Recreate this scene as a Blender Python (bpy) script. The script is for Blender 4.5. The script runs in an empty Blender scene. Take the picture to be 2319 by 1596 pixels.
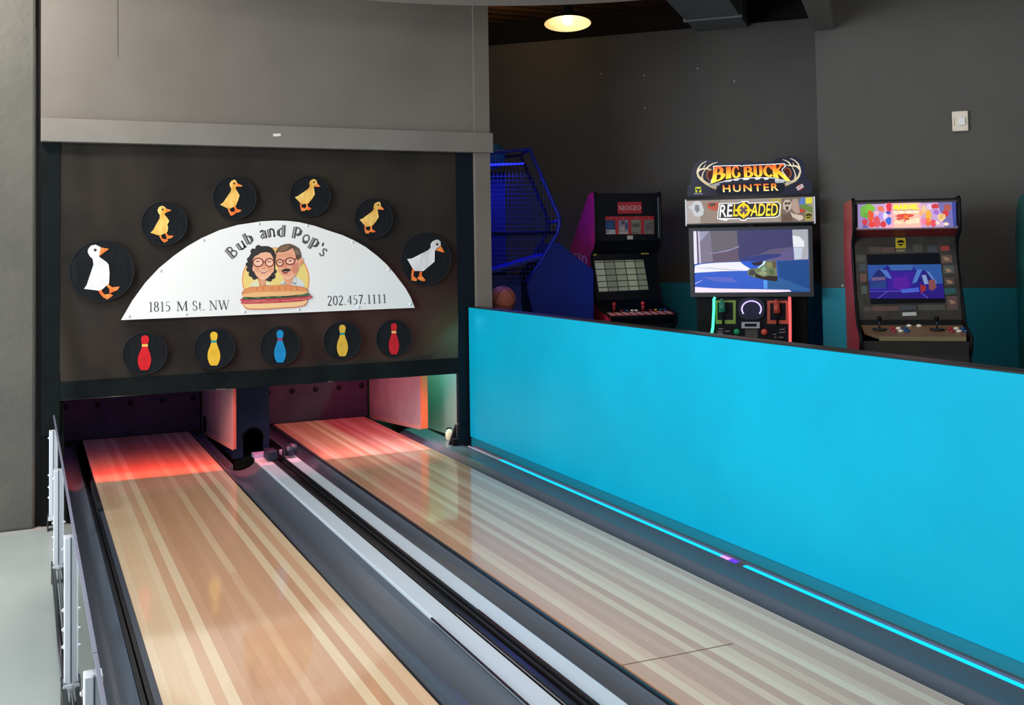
import bpy, bmesh, math, random
from mathutils import Vector, Matrix
random.seed(7)
S = bpy.context.scene
COL = S.collection
PI = math.pi

# ------------------------------------------------------------------ camera
YAW, PITCH, ROLL = .434551148, .0391037978, -.0154389624
FPX, CX, CY, CAM_H = 2374.76593, 1159.5, 465.111412, 1.6
_f = Vector((math.sin(YAW)*math.cos(PITCH), math.cos(YAW)*math.cos(PITCH), math.sin(PITCH)))
_r = Vector((math.cos(YAW), -math.sin(YAW), 0)); _u = _r.cross(_f)
RIGHT = math.cos(ROLL)*_r + math.sin(ROLL)*_u
UP = math.cos(ROLL)*_u - math.sin(ROLL)*_r
FWD = _f
CPOS = Vector((0, 0, CAM_H))
cam = bpy.data.cameras.new('camera'); camo = bpy.data.objects.new('camera', cam); COL.objects.link(camo)
cam.sensor_width = 36; cam.sensor_fit = 'HORIZONTAL'; cam.lens = FPX/2319*36
cam.shift_y = -(798-CY)/2319; cam.clip_start = .05
camo.matrix_world = Matrix(((RIGHT.x, UP.x, -FWD.x, 0), (RIGHT.y, UP.y, -FWD.y, 0), (RIGHT.z, UP.z, -FWD.z, CAM_H), (0, 0, 0, 1)))
S.camera = camo
S.cycles.caustics_reflective = False; S.cycles.caustics_refractive = False; S.cycles.sample_clamp_indirect = 6

# ------------------------------------------------------------------ view, world, daylight
S.view_settings.view_transform = 'Standard'; S.view_settings.look = 'None'
S.view_settings.exposure = 0.5; S.view_settings.gamma = 1.0; S.view_settings.use_curve_mapping = False
W = bpy.data.worlds.new('world'); S.world = W; W.use_nodes = True
W.node_tree.nodes['Background'].inputs[0].default_value = (.80, .90, 1.0, 1)
W.node_tree.nodes['Background'].inputs[1].default_value = .25

def area(name, loc, rot, sx, sy, power, col, spread=180):
    l = bpy.data.lights.new(name, 'AREA'); l.shape = 'RECTANGLE'; l.size = sx; l.size_y = sy
    l.energy = power; l.color = col; l.spread = math.radians(spread)
    o = bpy.data.objects.new(name, l); COL.objects.link(o); o.location = loc
    o.rotation_euler = rot
    return o
# storefront windows: one along the left side of the hall, one behind the camera
area('daylight_left', (-5.6, 3.7, 1.9), (0, math.radians(-90), 0), 3.4, 7.0, 560, (.92, .97, 1.0))
area('daylight_rear', (1.0, -3.6, 1.9), (math.radians(90), 0, 0), 7.0, 3.2, 40, (.95, .98, 1.0))
# unseen overhead fill under the soffit, added to brighten the lanes
area('added_lane_fill', (.9, 4.1, 3.29), (math.radians(10), 0, 0), 2.4, 2.4, 116, (1, .955, .90))
area('added_column_light', (-.7, 6.5, 3.95), (math.radians(35), 0, 0), .5, .5, 62, (1, .91, .80))  # unseen warm light added to brighten the column top
area('added_arcade_fill', (5.6, 4.6, 4.02), (math.radians(10), math.radians(-10), 0), 2.0, 2.0, 26, (1, .93, .88))  # unseen soft light added to lift the dim arcade
# LED bars behind the masking banner
area('led_left', (.88, 7.967, .70), (0, 0, 0), .80, .008, 14, (1, .07, .05), 135)
area('led_right', (2.5, 7.967, .70), (0, 0, 0), .90, .008, 7, (1, .30, .42), 120)
area('led_left_violet', (.9, 8.9, 1.6), (0, 0, 0), .7, .3, 3.0, (.55, .30, .9))
area('led_right_pink', (2.5, 8.75, 1.6), (0, 0, 0), .7, .5, 23, (1, .16, .28))
area('led_right_green', (3.13, 8.6, 1.2), (0, math.radians(-35), 0), .05, .8, 20, (.25, 1, .5))
area('led_right_cyan', (3.13, 8.15, 1.0), (0, math.radians(-35), 0), .05, .15, 9, (.1, .7, 1))

# ------------------------------------------------------------------ pixels of the photograph -> points on a plane
def ray(x, y):
    return RIGHT*((x-CX)/FPX) - UP*((y-CY)/FPX) + FWD
def on_plane(x, y, P, n):
    d = ray(x, y); n = Vector(n)
    return CPOS + d*((Vector(P)-CPOS).dot(n)/d.dot(n))
def onY(x, y, Y): return on_plane(x, y, (0, Y, 0), (0, 1, 0))
def onX(x, y, X): return on_plane(x, y, (X, 0, 0), (1, 0, 0))
def onZ(x, y, Z=0): return on_plane(x, y, (0, 0, Z), (0, 0, 1))
def zm(x0, y0, s): return lambda pts: [(x0+p[0]*s, y0+p[1]*s) for p in pts]

# ------------------------------------------------------------------ materials
def lin(c):
    return tuple(((v/255)/12.92 if v/255 <= .04045 else ((v/255+.055)/1.055)**2.4) for v in c)
_m = {}
def mat(rgb, rough=.6, metal=0, emit=0, spec=.5, coat=0, name=None):
    k = (tuple(rgb), rough, metal, emit, spec, coat)
    if k in _m: return _m[k]
    m = bpy.data.materials.new(name or 'paint_%d_%d_%d' % tuple(int(v) for v in rgb)); m.use_nodes = True
    b = m.node_tree.nodes['Principled BSDF']; c = lin(rgb)+(1,)
    b.inputs['Base Color'].default_value = c; b.inputs['Roughness'].default_value = rough
    b.inputs['Metallic'].default_value = metal; b.inputs['Specular IOR Level'].default_value = spec
    if coat: b.inputs['Coat Weight'].default_value = coat; b.inputs['Coat Roughness'].default_value = .06
    if emit:
        b.inputs['Emission Color'].default_value = c; b.inputs['Emission Strength'].default_value = emit
        m.cycles.emission_sampling = 'NONE' if emit < 1.0 or emit > 5 else 'AUTO'
        b.inputs['Base Color'].default_value = tuple(v*.25 for v in c[:3])+(1,)
    _m[k] = m
    return m
def nodes(m):
    t = m.node_tree; return t.nodes, t.links, t.nodes['Principled BSDF']
def mottled(name, a, b_, scale=3, rough=.7, stretch=(1, 1, 1), bump=0, spec=.4, coat=0, detail=6, lo=.35, hi=.65, coatr=.06):
    m = bpy.data.materials.new(name); m.use_nodes = True; N, L, B = nodes(m)
    tc = N.new('ShaderNodeTexCoord'); mp = N.new('ShaderNodeMapping'); mp.inputs['Scale'].default_value = stretch
    nz = N.new('ShaderNodeTexNoise'); nz.inputs['Scale'].default_value = scale; nz.inputs['Detail'].default_value = detail
    cr = N.new('ShaderNodeValToRGB'); cr.color_ramp.elements[0].color = lin(a)+(1,); cr.color_ramp.elements[1].color = lin(b_)+(1,)
    cr.color_ramp.elements[0].position = lo; cr.color_ramp.elements[1].position = hi
    L.new(tc.outputs['Object'], mp.inputs[0]); L.new(mp.outputs[0], nz.inputs['Vector']); L.new(nz.outputs[0], cr.inputs[0]); L.new(cr.outputs[0], B.inputs['Base Color'])
    B.inputs['Roughness'].default_value = rough; B.inputs['Specular IOR Level'].default_value = spec
    if coat: B.inputs['Coat Weight'].default_value = coat; B.inputs['Coat Roughness'].default_value = coatr
    if bump:
        n2 = N.new('ShaderNodeTexNoise'); n2.inputs['Scale'].default_value = scale*14; n2.inputs['Detail'].default_value = 4
        L.new(mp.outputs[0], n2.inputs['Vector'])
        bp = N.new('ShaderNodeBump'); bp.inputs['Strength'].default_value = bump; bp.inputs['Distance'].default_value = .01
        L.new(n2.outputs[0], bp.inputs['Height']); L.new(bp.outputs[0], B.inputs['Normal'])
    return m
def two_band(name, low, high, zsplit, rough=.65):
    m = bpy.data.materials.new(name); m.use_nodes = True; N, L, B = nodes(m)
    g = N.new('ShaderNodeNewGeometry'); sp = N.new('ShaderNodeSeparateXYZ'); L.new(g.outputs['Position'], sp.inputs[0])
    gt = N.new('ShaderNodeMath'); gt.operation = 'GREATER_THAN'; gt.inputs[1].default_value = zsplit; L.new(sp.outputs[2], gt.inputs[0])
    nz = N.new('ShaderNodeTexNoise'); nz.inputs['Scale'].default_value = 2.5; nz.inputs['Detail'].default_value = 6; L.new(g.outputs['Position'], nz.inputs['Vector'])
    mx = N.new('ShaderNodeMix'); mx.data_type = 'RGBA'; L.new(gt.outputs[0], mx.inputs[0]); mx.inputs[6].default_value = lin(low)+(1,); mx.inputs[7].default_value = lin(high)+(1,)
    hs = N.new('ShaderNodeHueSaturation'); mr = N.new('ShaderNodeMapRange'); mr.inputs[3].default_value = .88; mr.inputs[4].default_value = 1.12
    L.new(nz.outputs[0], mr.inputs[0]); L.new(mr.outputs[0], hs.inputs['Value']); L.new(mx.outputs[2], hs.inputs['Color']); L.new(hs.outputs[0], B.inputs['Base Color'])
    B.inputs['Roughness'].default_value = rough
    return m
def ramp_z(name, stops, emit=0, rough=.5):
    # a printed colour gradient from bottom to top (stops: world height, rgb)
    m = bpy.data.materials.new(name); m.use_nodes = True; N, L, B = nodes(m)
    g = N.new('ShaderNodeNewGeometry'); sp = N.new('ShaderNodeSeparateXYZ'); L.new(g.outputs['Position'], sp.inputs[0])
    z0, z1 = stops[0][0], stops[-1][0]
    mr = N.new('ShaderNodeMapRange'); mr.inputs[1].default_value = z0; mr.inputs[2].default_value = z1; L.new(sp.outputs[2], mr.inputs[0])
    cr = N.new('ShaderNodeValToRGB'); e = cr.color_ramp.elements
    e[0].color = lin(stops[0][1])+(1,); e[1].color = lin(stops[-1][1])+(1,)
    for z, c in stops[1:-1]:
        k = e.new((z-z0)/(z1-z0)); k.color = lin(c)+(1,)
    L.new(mr.outputs[0], cr.inputs[0]); L.new(cr.outputs[0], B.inputs['Base Color'])
    if emit: m.cycles.emission_sampling = 'NONE'; L.new(cr.outputs[0], B.inputs['Emission Color']); B.inputs['Emission Strength'].default_value = emit
    B.inputs['Roughness'].default_value = rough
    return m

def lane_wood():
    m = bpy.data.materials.new('lane_maple_boards'); m.use_nodes = True; N, L, B = nodes(m)
    g = N.new('ShaderNodeNewGeometry'); sp = N.new('ShaderNodeSeparateXYZ'); L.new(g.outputs['Position'], sp.inputs[0])
    def math_(op, a, b=None, c=None):
        n = N.new('ShaderNodeMath'); n.operation = op
        for i, v in enumerate((a, b, c)):
            if v is None: continue
            if isinstance(v, (int, float)): n.inputs[i].default_value = v
            else: L.new(v, n.inputs[i])
        return n.outputs[0]
    bx = math_('DIVIDE', sp.outputs[0], .0437)
    bi = math_('FLOOR', bx)
    w1 = N.new('ShaderNodeTexWhiteNoise'); w1.noise_dimensions = '1D'; L.new(bi, w1.inputs['W'])
    off = math_('MULTIPLY', w1.outputs[0], 7.0)
    ly = math_('FLOOR', math_('DIVIDE', math_('ADD', sp.outputs[1], off), 1.9))
    cb = N.new('ShaderNodeCombineXYZ'); L.new(bi, cb.inputs[0]); L.new(ly, cb.inputs[1])
    w2 = N.new('ShaderNodeTexWhiteNoise'); w2.noise_dimensions = '2D'; L.new(cb.outputs[0], w2.inputs['Vector'])
    cb2 = N.new('ShaderNodeCombineXYZ'); L.new(bi, cb2.inputs[0])
    w3 = N.new('ShaderNodeTexWhiteNoise'); w3.noise_dimensions = '2D'; L.new(cb2.outputs[0], w3.inputs['Vector'])
    v = math_('ADD', math_('MULTIPLY', w3.outputs[0], .90), math_('MULTIPLY', w2.outputs[0], .10))
    # streaky grain along the board
    mp = N.new('ShaderNodeMapping'); mp.inputs['Scale'].default_value = (55, 1.6, 1); L.new(g.outputs['Position'], mp.inputs[0])
    nz = N.new('ShaderNodeTexNoise'); nz.inputs['Scale'].default_value = 1.0; nz.inputs['Detail'].default_value = 7; L.new(mp.outputs[0], nz.inputs['Vector'])
    v2 = math_('ADD', v, math_('MULTIPLY', math_('SUBTRACT', nz.outputs[0], .5), .26))
    cr = N.new('ShaderNodeValToRGB'); e = cr.color_ramp.elements
    e[0].position = .18; e[0].color = lin((192, 146, 114))+(1,); e[1].position = .88; e[1].color = lin((219, 195, 164))+(1,)
    k = e.new(.55); k.color = lin((204, 162, 130))+(1,)
    k = e.new(.68); k.color = lin((212, 180, 147))+(1,)
    L.new(v2, cr.inputs[0])
    # joints between the boards
    fr = math_('FRACT', bx); jn = math_('LESS_THAN', fr, .03)
    mx = N.new('ShaderNodeMix'); mx.data_type = 'RGBA'; L.new(math_('MULTIPLY', jn, .28), mx.inputs[0]); L.new(cr.outputs[0], mx.inputs[6]); mx.inputs[7].default_value = lin((120, 84, 58))+(1,)
    L.new(mx.outputs[2], B.inputs['Base Color'])
    B.inputs['Roughness'].default_value = .42; B.inputs['Coat Weight'].default_value = 1.0; B.inputs['Coat Roughness'].default_value = .075; B.inputs['Coat IOR'].default_value = 1.43
    return m

def glass_mat():
    m = bpy.data.materials.new('clear_acrylic'); m.use_nodes = True; t = m.node_tree; N, L = t.nodes, t.links
    N.clear(); out = N.new('ShaderNodeOutputMaterial'); mix = N.new('ShaderNodeMixShader'); tr = N.new('ShaderNodeBsdfTransparent'); gl = N.new('ShaderNodeBsdfGlossy')
    fr = N.new('ShaderNodeFresnel'); fr.inputs[0].default_value = 1.49
    tr.inputs[0].default_value = (.93, .96, .96, 1); gl.inputs['Roughness'].default_value = .03
    L.new(fr.outputs[0], mix.inputs[0]); L.new(tr.outputs[0], mix.inputs[1]); L.new(gl.outputs[0], mix.inputs[2]); L.new(mix.outputs[0], out.inputs[0])
    return m

# ------------------------------------------------------------------ object helpers
def put(o, label=None, cat=None, group=None, kind=None):
    if label: o['label'] = label
    if cat: o['category'] = cat
    if group: o['group'] = group
    if kind: o['kind'] = kind
    return o
def thing(name, loc, label, cat, group=None, rotz=0):
    o = bpy.data.objects.new(name, None); COL.objects.link(o); o.location = loc; o.rotation_euler = (0, 0, rotz)
    o.empty_display_size = .1
    bpy.context.view_layer.update()
    return put(o, label, cat, group)

class MB:
    """collects polygons in world space (through an optional local frame) and links them as ONE mesh object"""
    def __init__(s, fr=None): s.v = []; s.f = []; s.mi = []; s.fr = fr; s.m = []; s.sm = []
    def pt(s, p): return Vector(s.fr(*p)) if s.fr else Vector(p)
    def mid(s, m):
        if m not in s.m: s.m.append(m)
        return s.m.index(m)
    def add(s, vs, fs, m, smooth=False, world=False):
        k = len(s.v); s.v += [Vector(p) if world else s.pt(p) for p in vs]
        i = s.mid(m)
        for f in fs: s.f.append([k+j for j in f]); s.mi.append(i); s.sm.append(smooth)
    def box(s, a, b, m):
        x0, y0, z0 = a; x1, y1, z1 = b
        s.add([(x0, y0, z0), (x1, y0, z0), (x1, y1, z0), (x0, y1, z0), (x0, y0, z1), (x1, y0, z1), (x1, y1, z1), (x0, y1, z1)],
              [(0, 3, 2, 1), (4, 5, 6, 7), (0, 1, 5, 4), (1, 2, 6, 5), (2, 3, 7, 6), (3, 0, 4, 7)], m)
    def slab(s, pts, d, m, world=False):
        """polygon (3-D points) thickened by the vector d"""
        n = len(pts); P = [Vector(p) if world else s.pt(p) for p in pts]; o = s.pt((0, 0, 0)) if s.fr and not world else Vector((0, 0, 0))
        D = (s.pt(d)-o) if (s.fr and not world) else Vector(d)
        s.add(P+[p+D for p in P], [tuple(range(n)), tuple(range(2*n-1, n-1, -1))]+[(i, i+n, (i+1) % n+n, (i+1) % n) for i in range(n)], m, world=True)
    def tube(s, path, r, m, seg=8, closed=False, world=False, cap=True):
        P = [Vector(p) if world else s.pt(p) for p in path]; n = len(P)
        rr = r if isinstance(r, (list, tuple)) else [r]*n
        vs = []; up = None
        for i in range(n):
            a = P[(i-1) % n] if (closed or i) else P[0]; b = P[(i+1) % n] if (closed or i < n-1) else P[-1]
            t = (b-a).normalized()
            if up is None: up = Vector((0, 0, 1)) if abs(t.z) < .9 else Vector((1, 0, 0))
            x = t.cross(up).normalized(); y = x.cross(t).normalized(); up = y
            for k in range(seg):
                an = 2*PI*k/seg; vs.append(P[i]+x*(math.cos(an)*rr[i])+y*(math.sin(an)*rr[i]))
        fs = []
        for i in range(n if closed else n-1):
            j = (i+1) % n
            for k in range(seg): fs.append((i*seg+k, i*seg+(k+1) % seg, j*seg+(k+1) % seg, j*seg+k))
        if cap and not closed: fs += [tuple(range(seg-1, -1, -1)), tuple((n-1)*seg+k for k in range(seg))]
        s.add(vs, fs, m, seg > 5, world=True)
    def lathe(s, prof, c, m, seg=24, axis=None, smooth=True, caps=True):
        """prof: (radius, height) about an axis through c (local z unless axis = (a, b, c) local vectors)"""
        ax = axis or ((1, 0, 0), (0, 1, 0), (0, 0, 1)); A, B_, C_ = [Vector(a) for a in ax]; c = Vector(c)
        vs = []
        for r, h in prof:
            for k in range(seg):
                an = 2*PI*k/seg; vs.append(tuple(c+A*(r*math.cos(an))+B_*(r*math.sin(an))+C_*h))
        fs = []
        for i in range(len(prof)-1):
            for k in range(seg): fs.append((i*seg+k, i*seg+(k+1) % seg, (i+1)*seg+(k+1) % seg, (i+1)*seg+k))
        if caps and prof[0][0] > 1e-5: fs.append(tuple(range(seg-1, -1, -1)))
        if caps and prof[-1][0] > 1e-5: fs.append(tuple((len(prof)-1)*seg+k for k in range(seg)))
        s.add(vs, fs, m, smooth)
    def build(s, name, parent=None, bevel=0, origin=None):
        inv = parent.matrix_world.inverted() if parent else None
        org = Vector((0, 0, 0))
        if not parent:
            org = Vector(origin) if origin else Vector((sum(v.x for v in s.v)/len(s.v), sum(v.y for v in s.v)/len(s.v), min(v.z for v in s.v)))
        vs = [(inv @ v) if inv else v-org for v in s.v]
        me = bpy.data.meshes.new(name); me.from_pydata([tuple(v) for v in vs], [], s.f)
        for m in s.m: me.materials.append(m)
        me.polygons.foreach_set('material_index', s.mi); me.polygons.foreach_set('use_smooth', s.sm)
        bm = bmesh.new(); bm.from_mesh(me); bmesh.ops.remove_doubles(bm, verts=bm.verts, dist=1e-6)
        bmesh.ops.recalc_face_normals(bm, faces=bm.faces); bm.to_mesh(me); bm.free(); me.update()
        o = bpy.data.objects.new(name, me); COL.objects.link(o)
        if parent: o.parent = parent
        else: o.location = org
        if bevel:
            b = o.modifiers.new('bevel', 'BEVEL'); b.width = bevel; b.segments = 2; b.limit_method = 'ANGLE'; b.angle_limit = math.radians(40)
        bpy.context.view_layer.update()
        return o

def struct(mb, name, bevel=0):
    return put(mb.build(name, None, bevel), kind='structure')

def text_polys(txt, offset=0, shear=0, spacing=1):
    """built-in lettering as 2-D polygons, cap height normalised to 1"""
    cu = bpy.data.curves.new('lettering', 'FONT'); cu.body = txt; cu.size = 1; cu.offset = offset; cu.shear = shear; cu.space_character = spacing; cu.resolution_u = 3
    cu.fill_mode = 'FRONT'
    o = bpy.data.objects.new('lettering', cu); COL.objects.link(o); bpy.context.view_layer.update()
    me = bpy.data.meshes.new_from_object(o.evaluated_get(bpy.context.evaluated_depsgraph_get()))
    v = [(p.co.x, p.co.y) for p in me.vertices]; f = [list(p.vertices) for p in me.polygons]
    bpy.data.objects.remove(o); bpy.data.curves.remove(cu); bpy.data.meshes.remove(me)
    x0 = min(p[0] for p in v); x1 = max(p[0] for p in v); y0 = min(p[1] for p in v); y1 = max(p[1] for p in v)
    return [((p[0]-x0)/(x1-x0), (p[1]-y0)/(y1-y0)) for p in v], f

# stroke lettering with thick stems and thin hairlines; x right, y up, cap height 1
def arc(cx, cy, rx, ry, a0, a1, n=18):
    return [(cx+rx*math.cos(math.radians(a0+(a1-a0)*i/n)), cy+ry*math.sin(math.radians(a0+(a1-a0)*i/n))) for i in range(n+1)]
GL = {  # advance, strokes: ('s' stroke | 't' thin | 'k' thick, points), serifs as thin strokes
 '1': (.5, [('k', [(.27, 0), (.27, .97)]), ('t', [(.27, .97), (.1, .86)]), ('t', [(.1, .02), (.44, .02)])]),
 '8': (.55, [('s', arc(.27, .75, .17, .22, 0, 360)), ('s', arc(.27, .27, .21, .25, 0, 360))]),
 '5': (.55, [('t', [(.46, .96), (.14, .96)]), ('t', [(.14, .96), (.11, .55)]), ('s', [(.11, .55)]+arc(.22, .3, .24, .29, 100, -100)+[(.07, .05)])]),
 '2': (.55, [('s', arc(.26, .74, .19, .23, 160, -20)+[(.08, .03)]), ('k', [(.06, .03), (.48, .03)])]),
 '0': (.55, [('s', arc(.27, .5, .21, .47, 0, 360))]),
 '4': (.55, [('k', [(.37, 0), (.37, .97)]), ('t', [(.37, .97), (.04, .3)]), ('t', [(.04, .3), (.5, .3)])]),
 '7': (.52, [('k', [(.06, .94), (.48, .94)]), ('s', [(.48, .94), (.3, .5), (.2, 0)])]),
 '.': (.28, [('k', [(.12, .0), (.12, .1)])]),
 ' ': (.3, []),
 'M': (.98, [('t', [(.14, 0), (.17, 1)]), ('k', [(.17, 1), (.49, .05)]), ('t', [(.49, .05), (.8, 1)]), ('k', [(.8, 1), (.84, 0)]), ('t', [(.03, .02), (.26, .02)]), ('t', [(.72, .02), (.96, .02)]), ('t', [(.05, .98), (.2, .98)]), ('t', [(.8, .98), (.94, .98)])]),
 'S': (.55, [('s', arc(.27, .74, .19, .23, 50, 250, 14)+arc(.25, .26, .21, .24, 80, -130, 16)[1:]), ('t', [(.41, .93), (.43, .72)]), ('t', [(.06, .3), (.07, .05)])]),
 't': (.36, [('k', [(.16, .85), (.16, .15)]), ('t', arc(.25, .14, .1, .12, 180, 310)), ('t', [(.02, .62), (.32, .62)])]),
 'N': (.85, [('t', [(.15, 0), (.15, 1)]), ('k', [(.13, 1), (.7, .02)]), ('t', [(.7, .02), (.7, 1)]), ('t', [(.04, .02), (.28, .02)]), ('t', [(.02, .98), (.18, .98)]), ('t', [(.58, .98), (.82, .98)])]),
 'W': (1.1, [('k', [(.08, 1), (.32, .02)]), ('t', [(.32, .02), (.54, .95)]), ('k', [(.52, .95), (.76, .02)]), ('t', [(.76, .02), (1.0, 1)]), ('t', [(0, .98), (.2, .98)]), ('t', [(.42, .98), (.62, .98)]), ('t', [(.9, .98), (1.08, .98)])]),
 'E': (.64, [('k', [(.16, 0), (.16, 1)]), ('t', [(.05, .98), (.54, .98)]), ('t', [(.54, .98), (.55, .8)]), ('t', [(.16, .51), (.44, .51)]), ('t', [(.44, .6), (.44, .42)]), ('t', [(.05, .02), (.57, .02)]), ('t', [(.57, .02), (.58, .22)])]),
 'O': (.84, [('s', arc(.42, .5, .34, .48, 0, 360, 28))]),
 'G': (.82, [('s', arc(.43, .5, .35, .48, 50, 335, 24)), ('k', [(.73, .38), (.73, .08)]), ('t', [(.6, .4), (.82, .4)]), ('t', [(.66, .9), (.69, .68)])]),
 '-': (.2, [('k', [(.1, .42), (.1, .56)])]),
 'B': (.72, [('k', [(.15, 0), (.15, 1)]), ('t', [(.03, .97), (.36, .97)]), ('t', [(.15, .52), (.4, .52)]), ('t', [(.03, .03), (.4, .03)]), ('s', arc(.36, .75, .22, .22, 90, -90)), ('s', arc(.39, .27, .27, .25, 90, -90))]),
 'I': (.36, [('k', [(.18, 0), (.18, 1)]), ('t', [(.04, .97), (.32, .97)]), ('t', [(.04, .03), (.32, .03)])]),
 'U': (.78, [('k', [(.16, 1), (.16, .35)]), ('s', arc(.4, .33, .24, .31, 180, 360)), ('k', [(.64, .33), (.64, 1)]), ('t', [(.02, .97), (.3, .97)]), ('t', [(.5, .97), (.78, .97)])]),
 'C': (.76, [('s', arc(.42, .5, .34, .47, 45, 315, 22)), ('t', [(.66, .9), (.68, .66)])]),
 'K': (.82, [('k', [(.15, 0), (.15, 1)]), ('t', [(.02, .97), (.3, .97)]), ('t', [(.02, .03), (.3, .03)]), ('t', [(.22, .48), (.66, .97)]), ('k', [(.3, .55), (.74, .03)]), ('t', [(.5, .97), (.8, .97)]), ('t', [(.56, .03), (.86, .03)])]),
}
def ribbon(pts, w):
    """2-D polyline -> list of quads; w a number or one per point"""
    n = len(pts); ws = w if isinstance(w, (list, tuple)) else [w]*n
    L_, R_ = [], []
    for i in range(n):
        a = pts[max(i-1, 0)]; b = pts[min(i+1, n-1)]
        if pts[0] == pts[-1] and n > 3:
            if i == 0: a = pts[-2]
            if i == n-1: b = pts[1]
        dx, dy = b[0]-a[0], b[1]-a[1]; l = math.hypot(dx, dy) or 1
        nx, ny = -dy/l*ws[i]/2, dx/l*ws[i]/2
        L_.append((pts[i][0]+nx, pts[i][1]+ny)); R_.append((pts[i][0]-nx, pts[i][1]-ny))
    return [[L_[i], L_[i+1], R_[i+1], R_[i]] for i in range(n-1)]
def glyph_quads(ch, thick=.13, thin=.045):
    q = []
    for kind, pts in GL[ch][1]:
        n = len(pts)
        if kind == 'k': q += ribbon(pts, thick)
        elif kind == 't': q += ribbon(pts, thin)
        else:
            ws = []
            for i in range(n):
                a = pts[max(i-1, 0)]; b = pts[min(i+1, n-1)]; l = math.hypot(b[0]-a[0], b[1]-a[1]) or 1
                ws.append(thin+(thick-thin)*abs(b[1]-a[1])/l)
            q += ribbon(pts, ws)
    return q
def word_quads(txt, thick=.13, thin=.045, gap=.06):
    x = 0; out = []
    for ch in txt:
        adv = GL[ch][0]
        out += [[(p[0]+x, p[1]) for p in q] for q in glyph_quads(ch, thick, thin)]
        x += adv+gap
    return out, x-gap

class Art:
    """flat printed artwork on a plane: polygons given in photo pixels (mapped once onto the plane), stacked in thin layers"""
    def __init__(s, P, n, step=.0006, base=0): s.P = Vector(P); s.n = Vector(n).normalized(); s.mb = MB(); s.step = step; s.base = base
    def w(s, p, layer): return on_plane(p[0], p[1], s.P, s.n)+s.n*(s.base+s.step*layer)
    def poly(s, pts, m, layer=1):
        s.mb.add([s.w(p, layer) for p in pts], [tuple(range(len(pts)))], m, world=True)
    def polys(s, lst, m, layer=1):
        for q in lst: s.poly(q, m, layer)
    def line(s, pts, w, m, layer=1): s.polys(ribbon(pts, w), m, layer)
    def ell(s, c, rx, ry, m, layer=1, n=28, a0=0, a1=360):
        s.poly([(c[0]+rx*math.cos(math.radians(a0+(a1-a0)*i/n)), c[1]+ry*math.sin(math.radians(a0+(a1-a0)*i/n))) for i in range(n if a1-a0 == 360 else n+1)], m, layer)
    def quadmap(s, quads, box, m, layer=1):
        """unit-square polygons -> photo quad (TL, TR, BR, BL)"""
        TL, TR, BR, BL = box
        def f(p):
            x, y = p; y = 1-y
            return ((TL[0]*(1-x)+TR[0]*x)*(1-y)+(BL[0]*(1-x)+BR[0]*x)*y, (TL[1]*(1-x)+TR[1]*x)*(1-y)+(BL[1]*(1-x)+BR[1]*x)*y)
        for q in quads: s.poly([f(p) for p in q], m, layer)
    def text(s, txt, box, m, layer=1, offset=.0, shear=0, spacing=1):
        v, f = text_polys(txt, offset, shear, spacing)
        s.quadmap([[v[i] for i in q] for q in f], box, m, layer)
    def serif(s, txt, box, m, layer=1, thick=.13, thin=.045, gap=.06):
        q, wd = word_quads(txt, thick, thin, gap)
        s.quadmap([[(p[0]/wd, p[1]) for p in k] for k in q], box, m, layer)
    def build(s, name, parent=None): return s.mb.build(name, parent)

# ================================================================== the setting
FZ = -.27
M_grey = mottled('grey_wall_paint', (104, 99, 93), (114, 109, 103), 1.2, .62, bump=.12)
M_column = mottled('column_grey_plaster', (76, 76, 72), (90, 89, 83), 1.6, .6, bump=.35)
M_trim = mottled('grey_trim_paint', (112, 109, 104), (120, 117, 112), 2, .5, bump=.05)
M_back = two_band('arcade_wall_paint', (0, 142, 166), (76, 74, 72), 1.2)
M_floor = mottled('polished_concrete', (158, 170, 170), (198, 208, 205), 1.1, .35, bump=.03, spec=.5, lo=.25, hi=.75, stretch=(1, .5, 1))
M_blue = mottled('cyan_wall_paint', (0, 154, 189), (0, 162, 197), 1.5, .45, bump=.04, spec=.15)
M_teal = mat((0, 110, 130), .5)
M_black = mat((11, 12, 14), .55, spec=.25)
M_soft = mat((12, 14, 16), .8, spec=.15)
M_navy = mat((4, 18, 28), .5, spec=.2)
M_white = mat((236, 238, 238), .45)
M_alu = mat((228, 236, 246), .4, .1, name='brushed_aluminium')
M_chrome = mat((215, 218, 222), .12, 1)
M_darkmetal = mat((60, 62, 66), .35, .7)
M_deck = mottled('bronze_metal_deck', (84, 62, 44), (112, 82, 56), 2, .34, spec=.5)
M_deck.node_tree.nodes['Principled BSDF'].inputs['Metallic'].default_value = .6
M_duct = mottled('galvanised_duct', (112, 118, 120), (128, 134, 136), 4, .5)
M_void = mat((12, 10, 9), .9)
M_soffit = mat((150, 146, 140), .7)

b = MB(); b.box((-7, -5, FZ-.2), (12, 13, FZ), M_floor); struct(b, 'floor')
# ceiling: corrugated metal deck
b = MB(); n = 90; pts = []
for i in range(n+1):
    x = -7+19*i/n
    for dx, z in ((0, 4.14), (.06, 4.14), (.085, 4.1), (.165, 4.1)): pts.append((x+dx, z))
vs = []
fs = []; vs = []
for t, z in pts: vs += [(-7, t+.0-0, z), (12, t, z)]
for i in range(len(pts)-1): fs.append((2*i, 2*i+1, 2*i+3, 2*i+2))
b.add(vs, fs, M_deck); b.box((-7, -5, 4.16), (12, 13, 4.3), M_void); struct(b, 'ceiling')
# round soffit over the lanes
b = MB(); b.lathe([(2.75, 3.33), (2.75, 3.75)], (2.12, 4.24, 0), M_soffit, 96, smooth=False); struct(b, 'ceiling_soffit')

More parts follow.
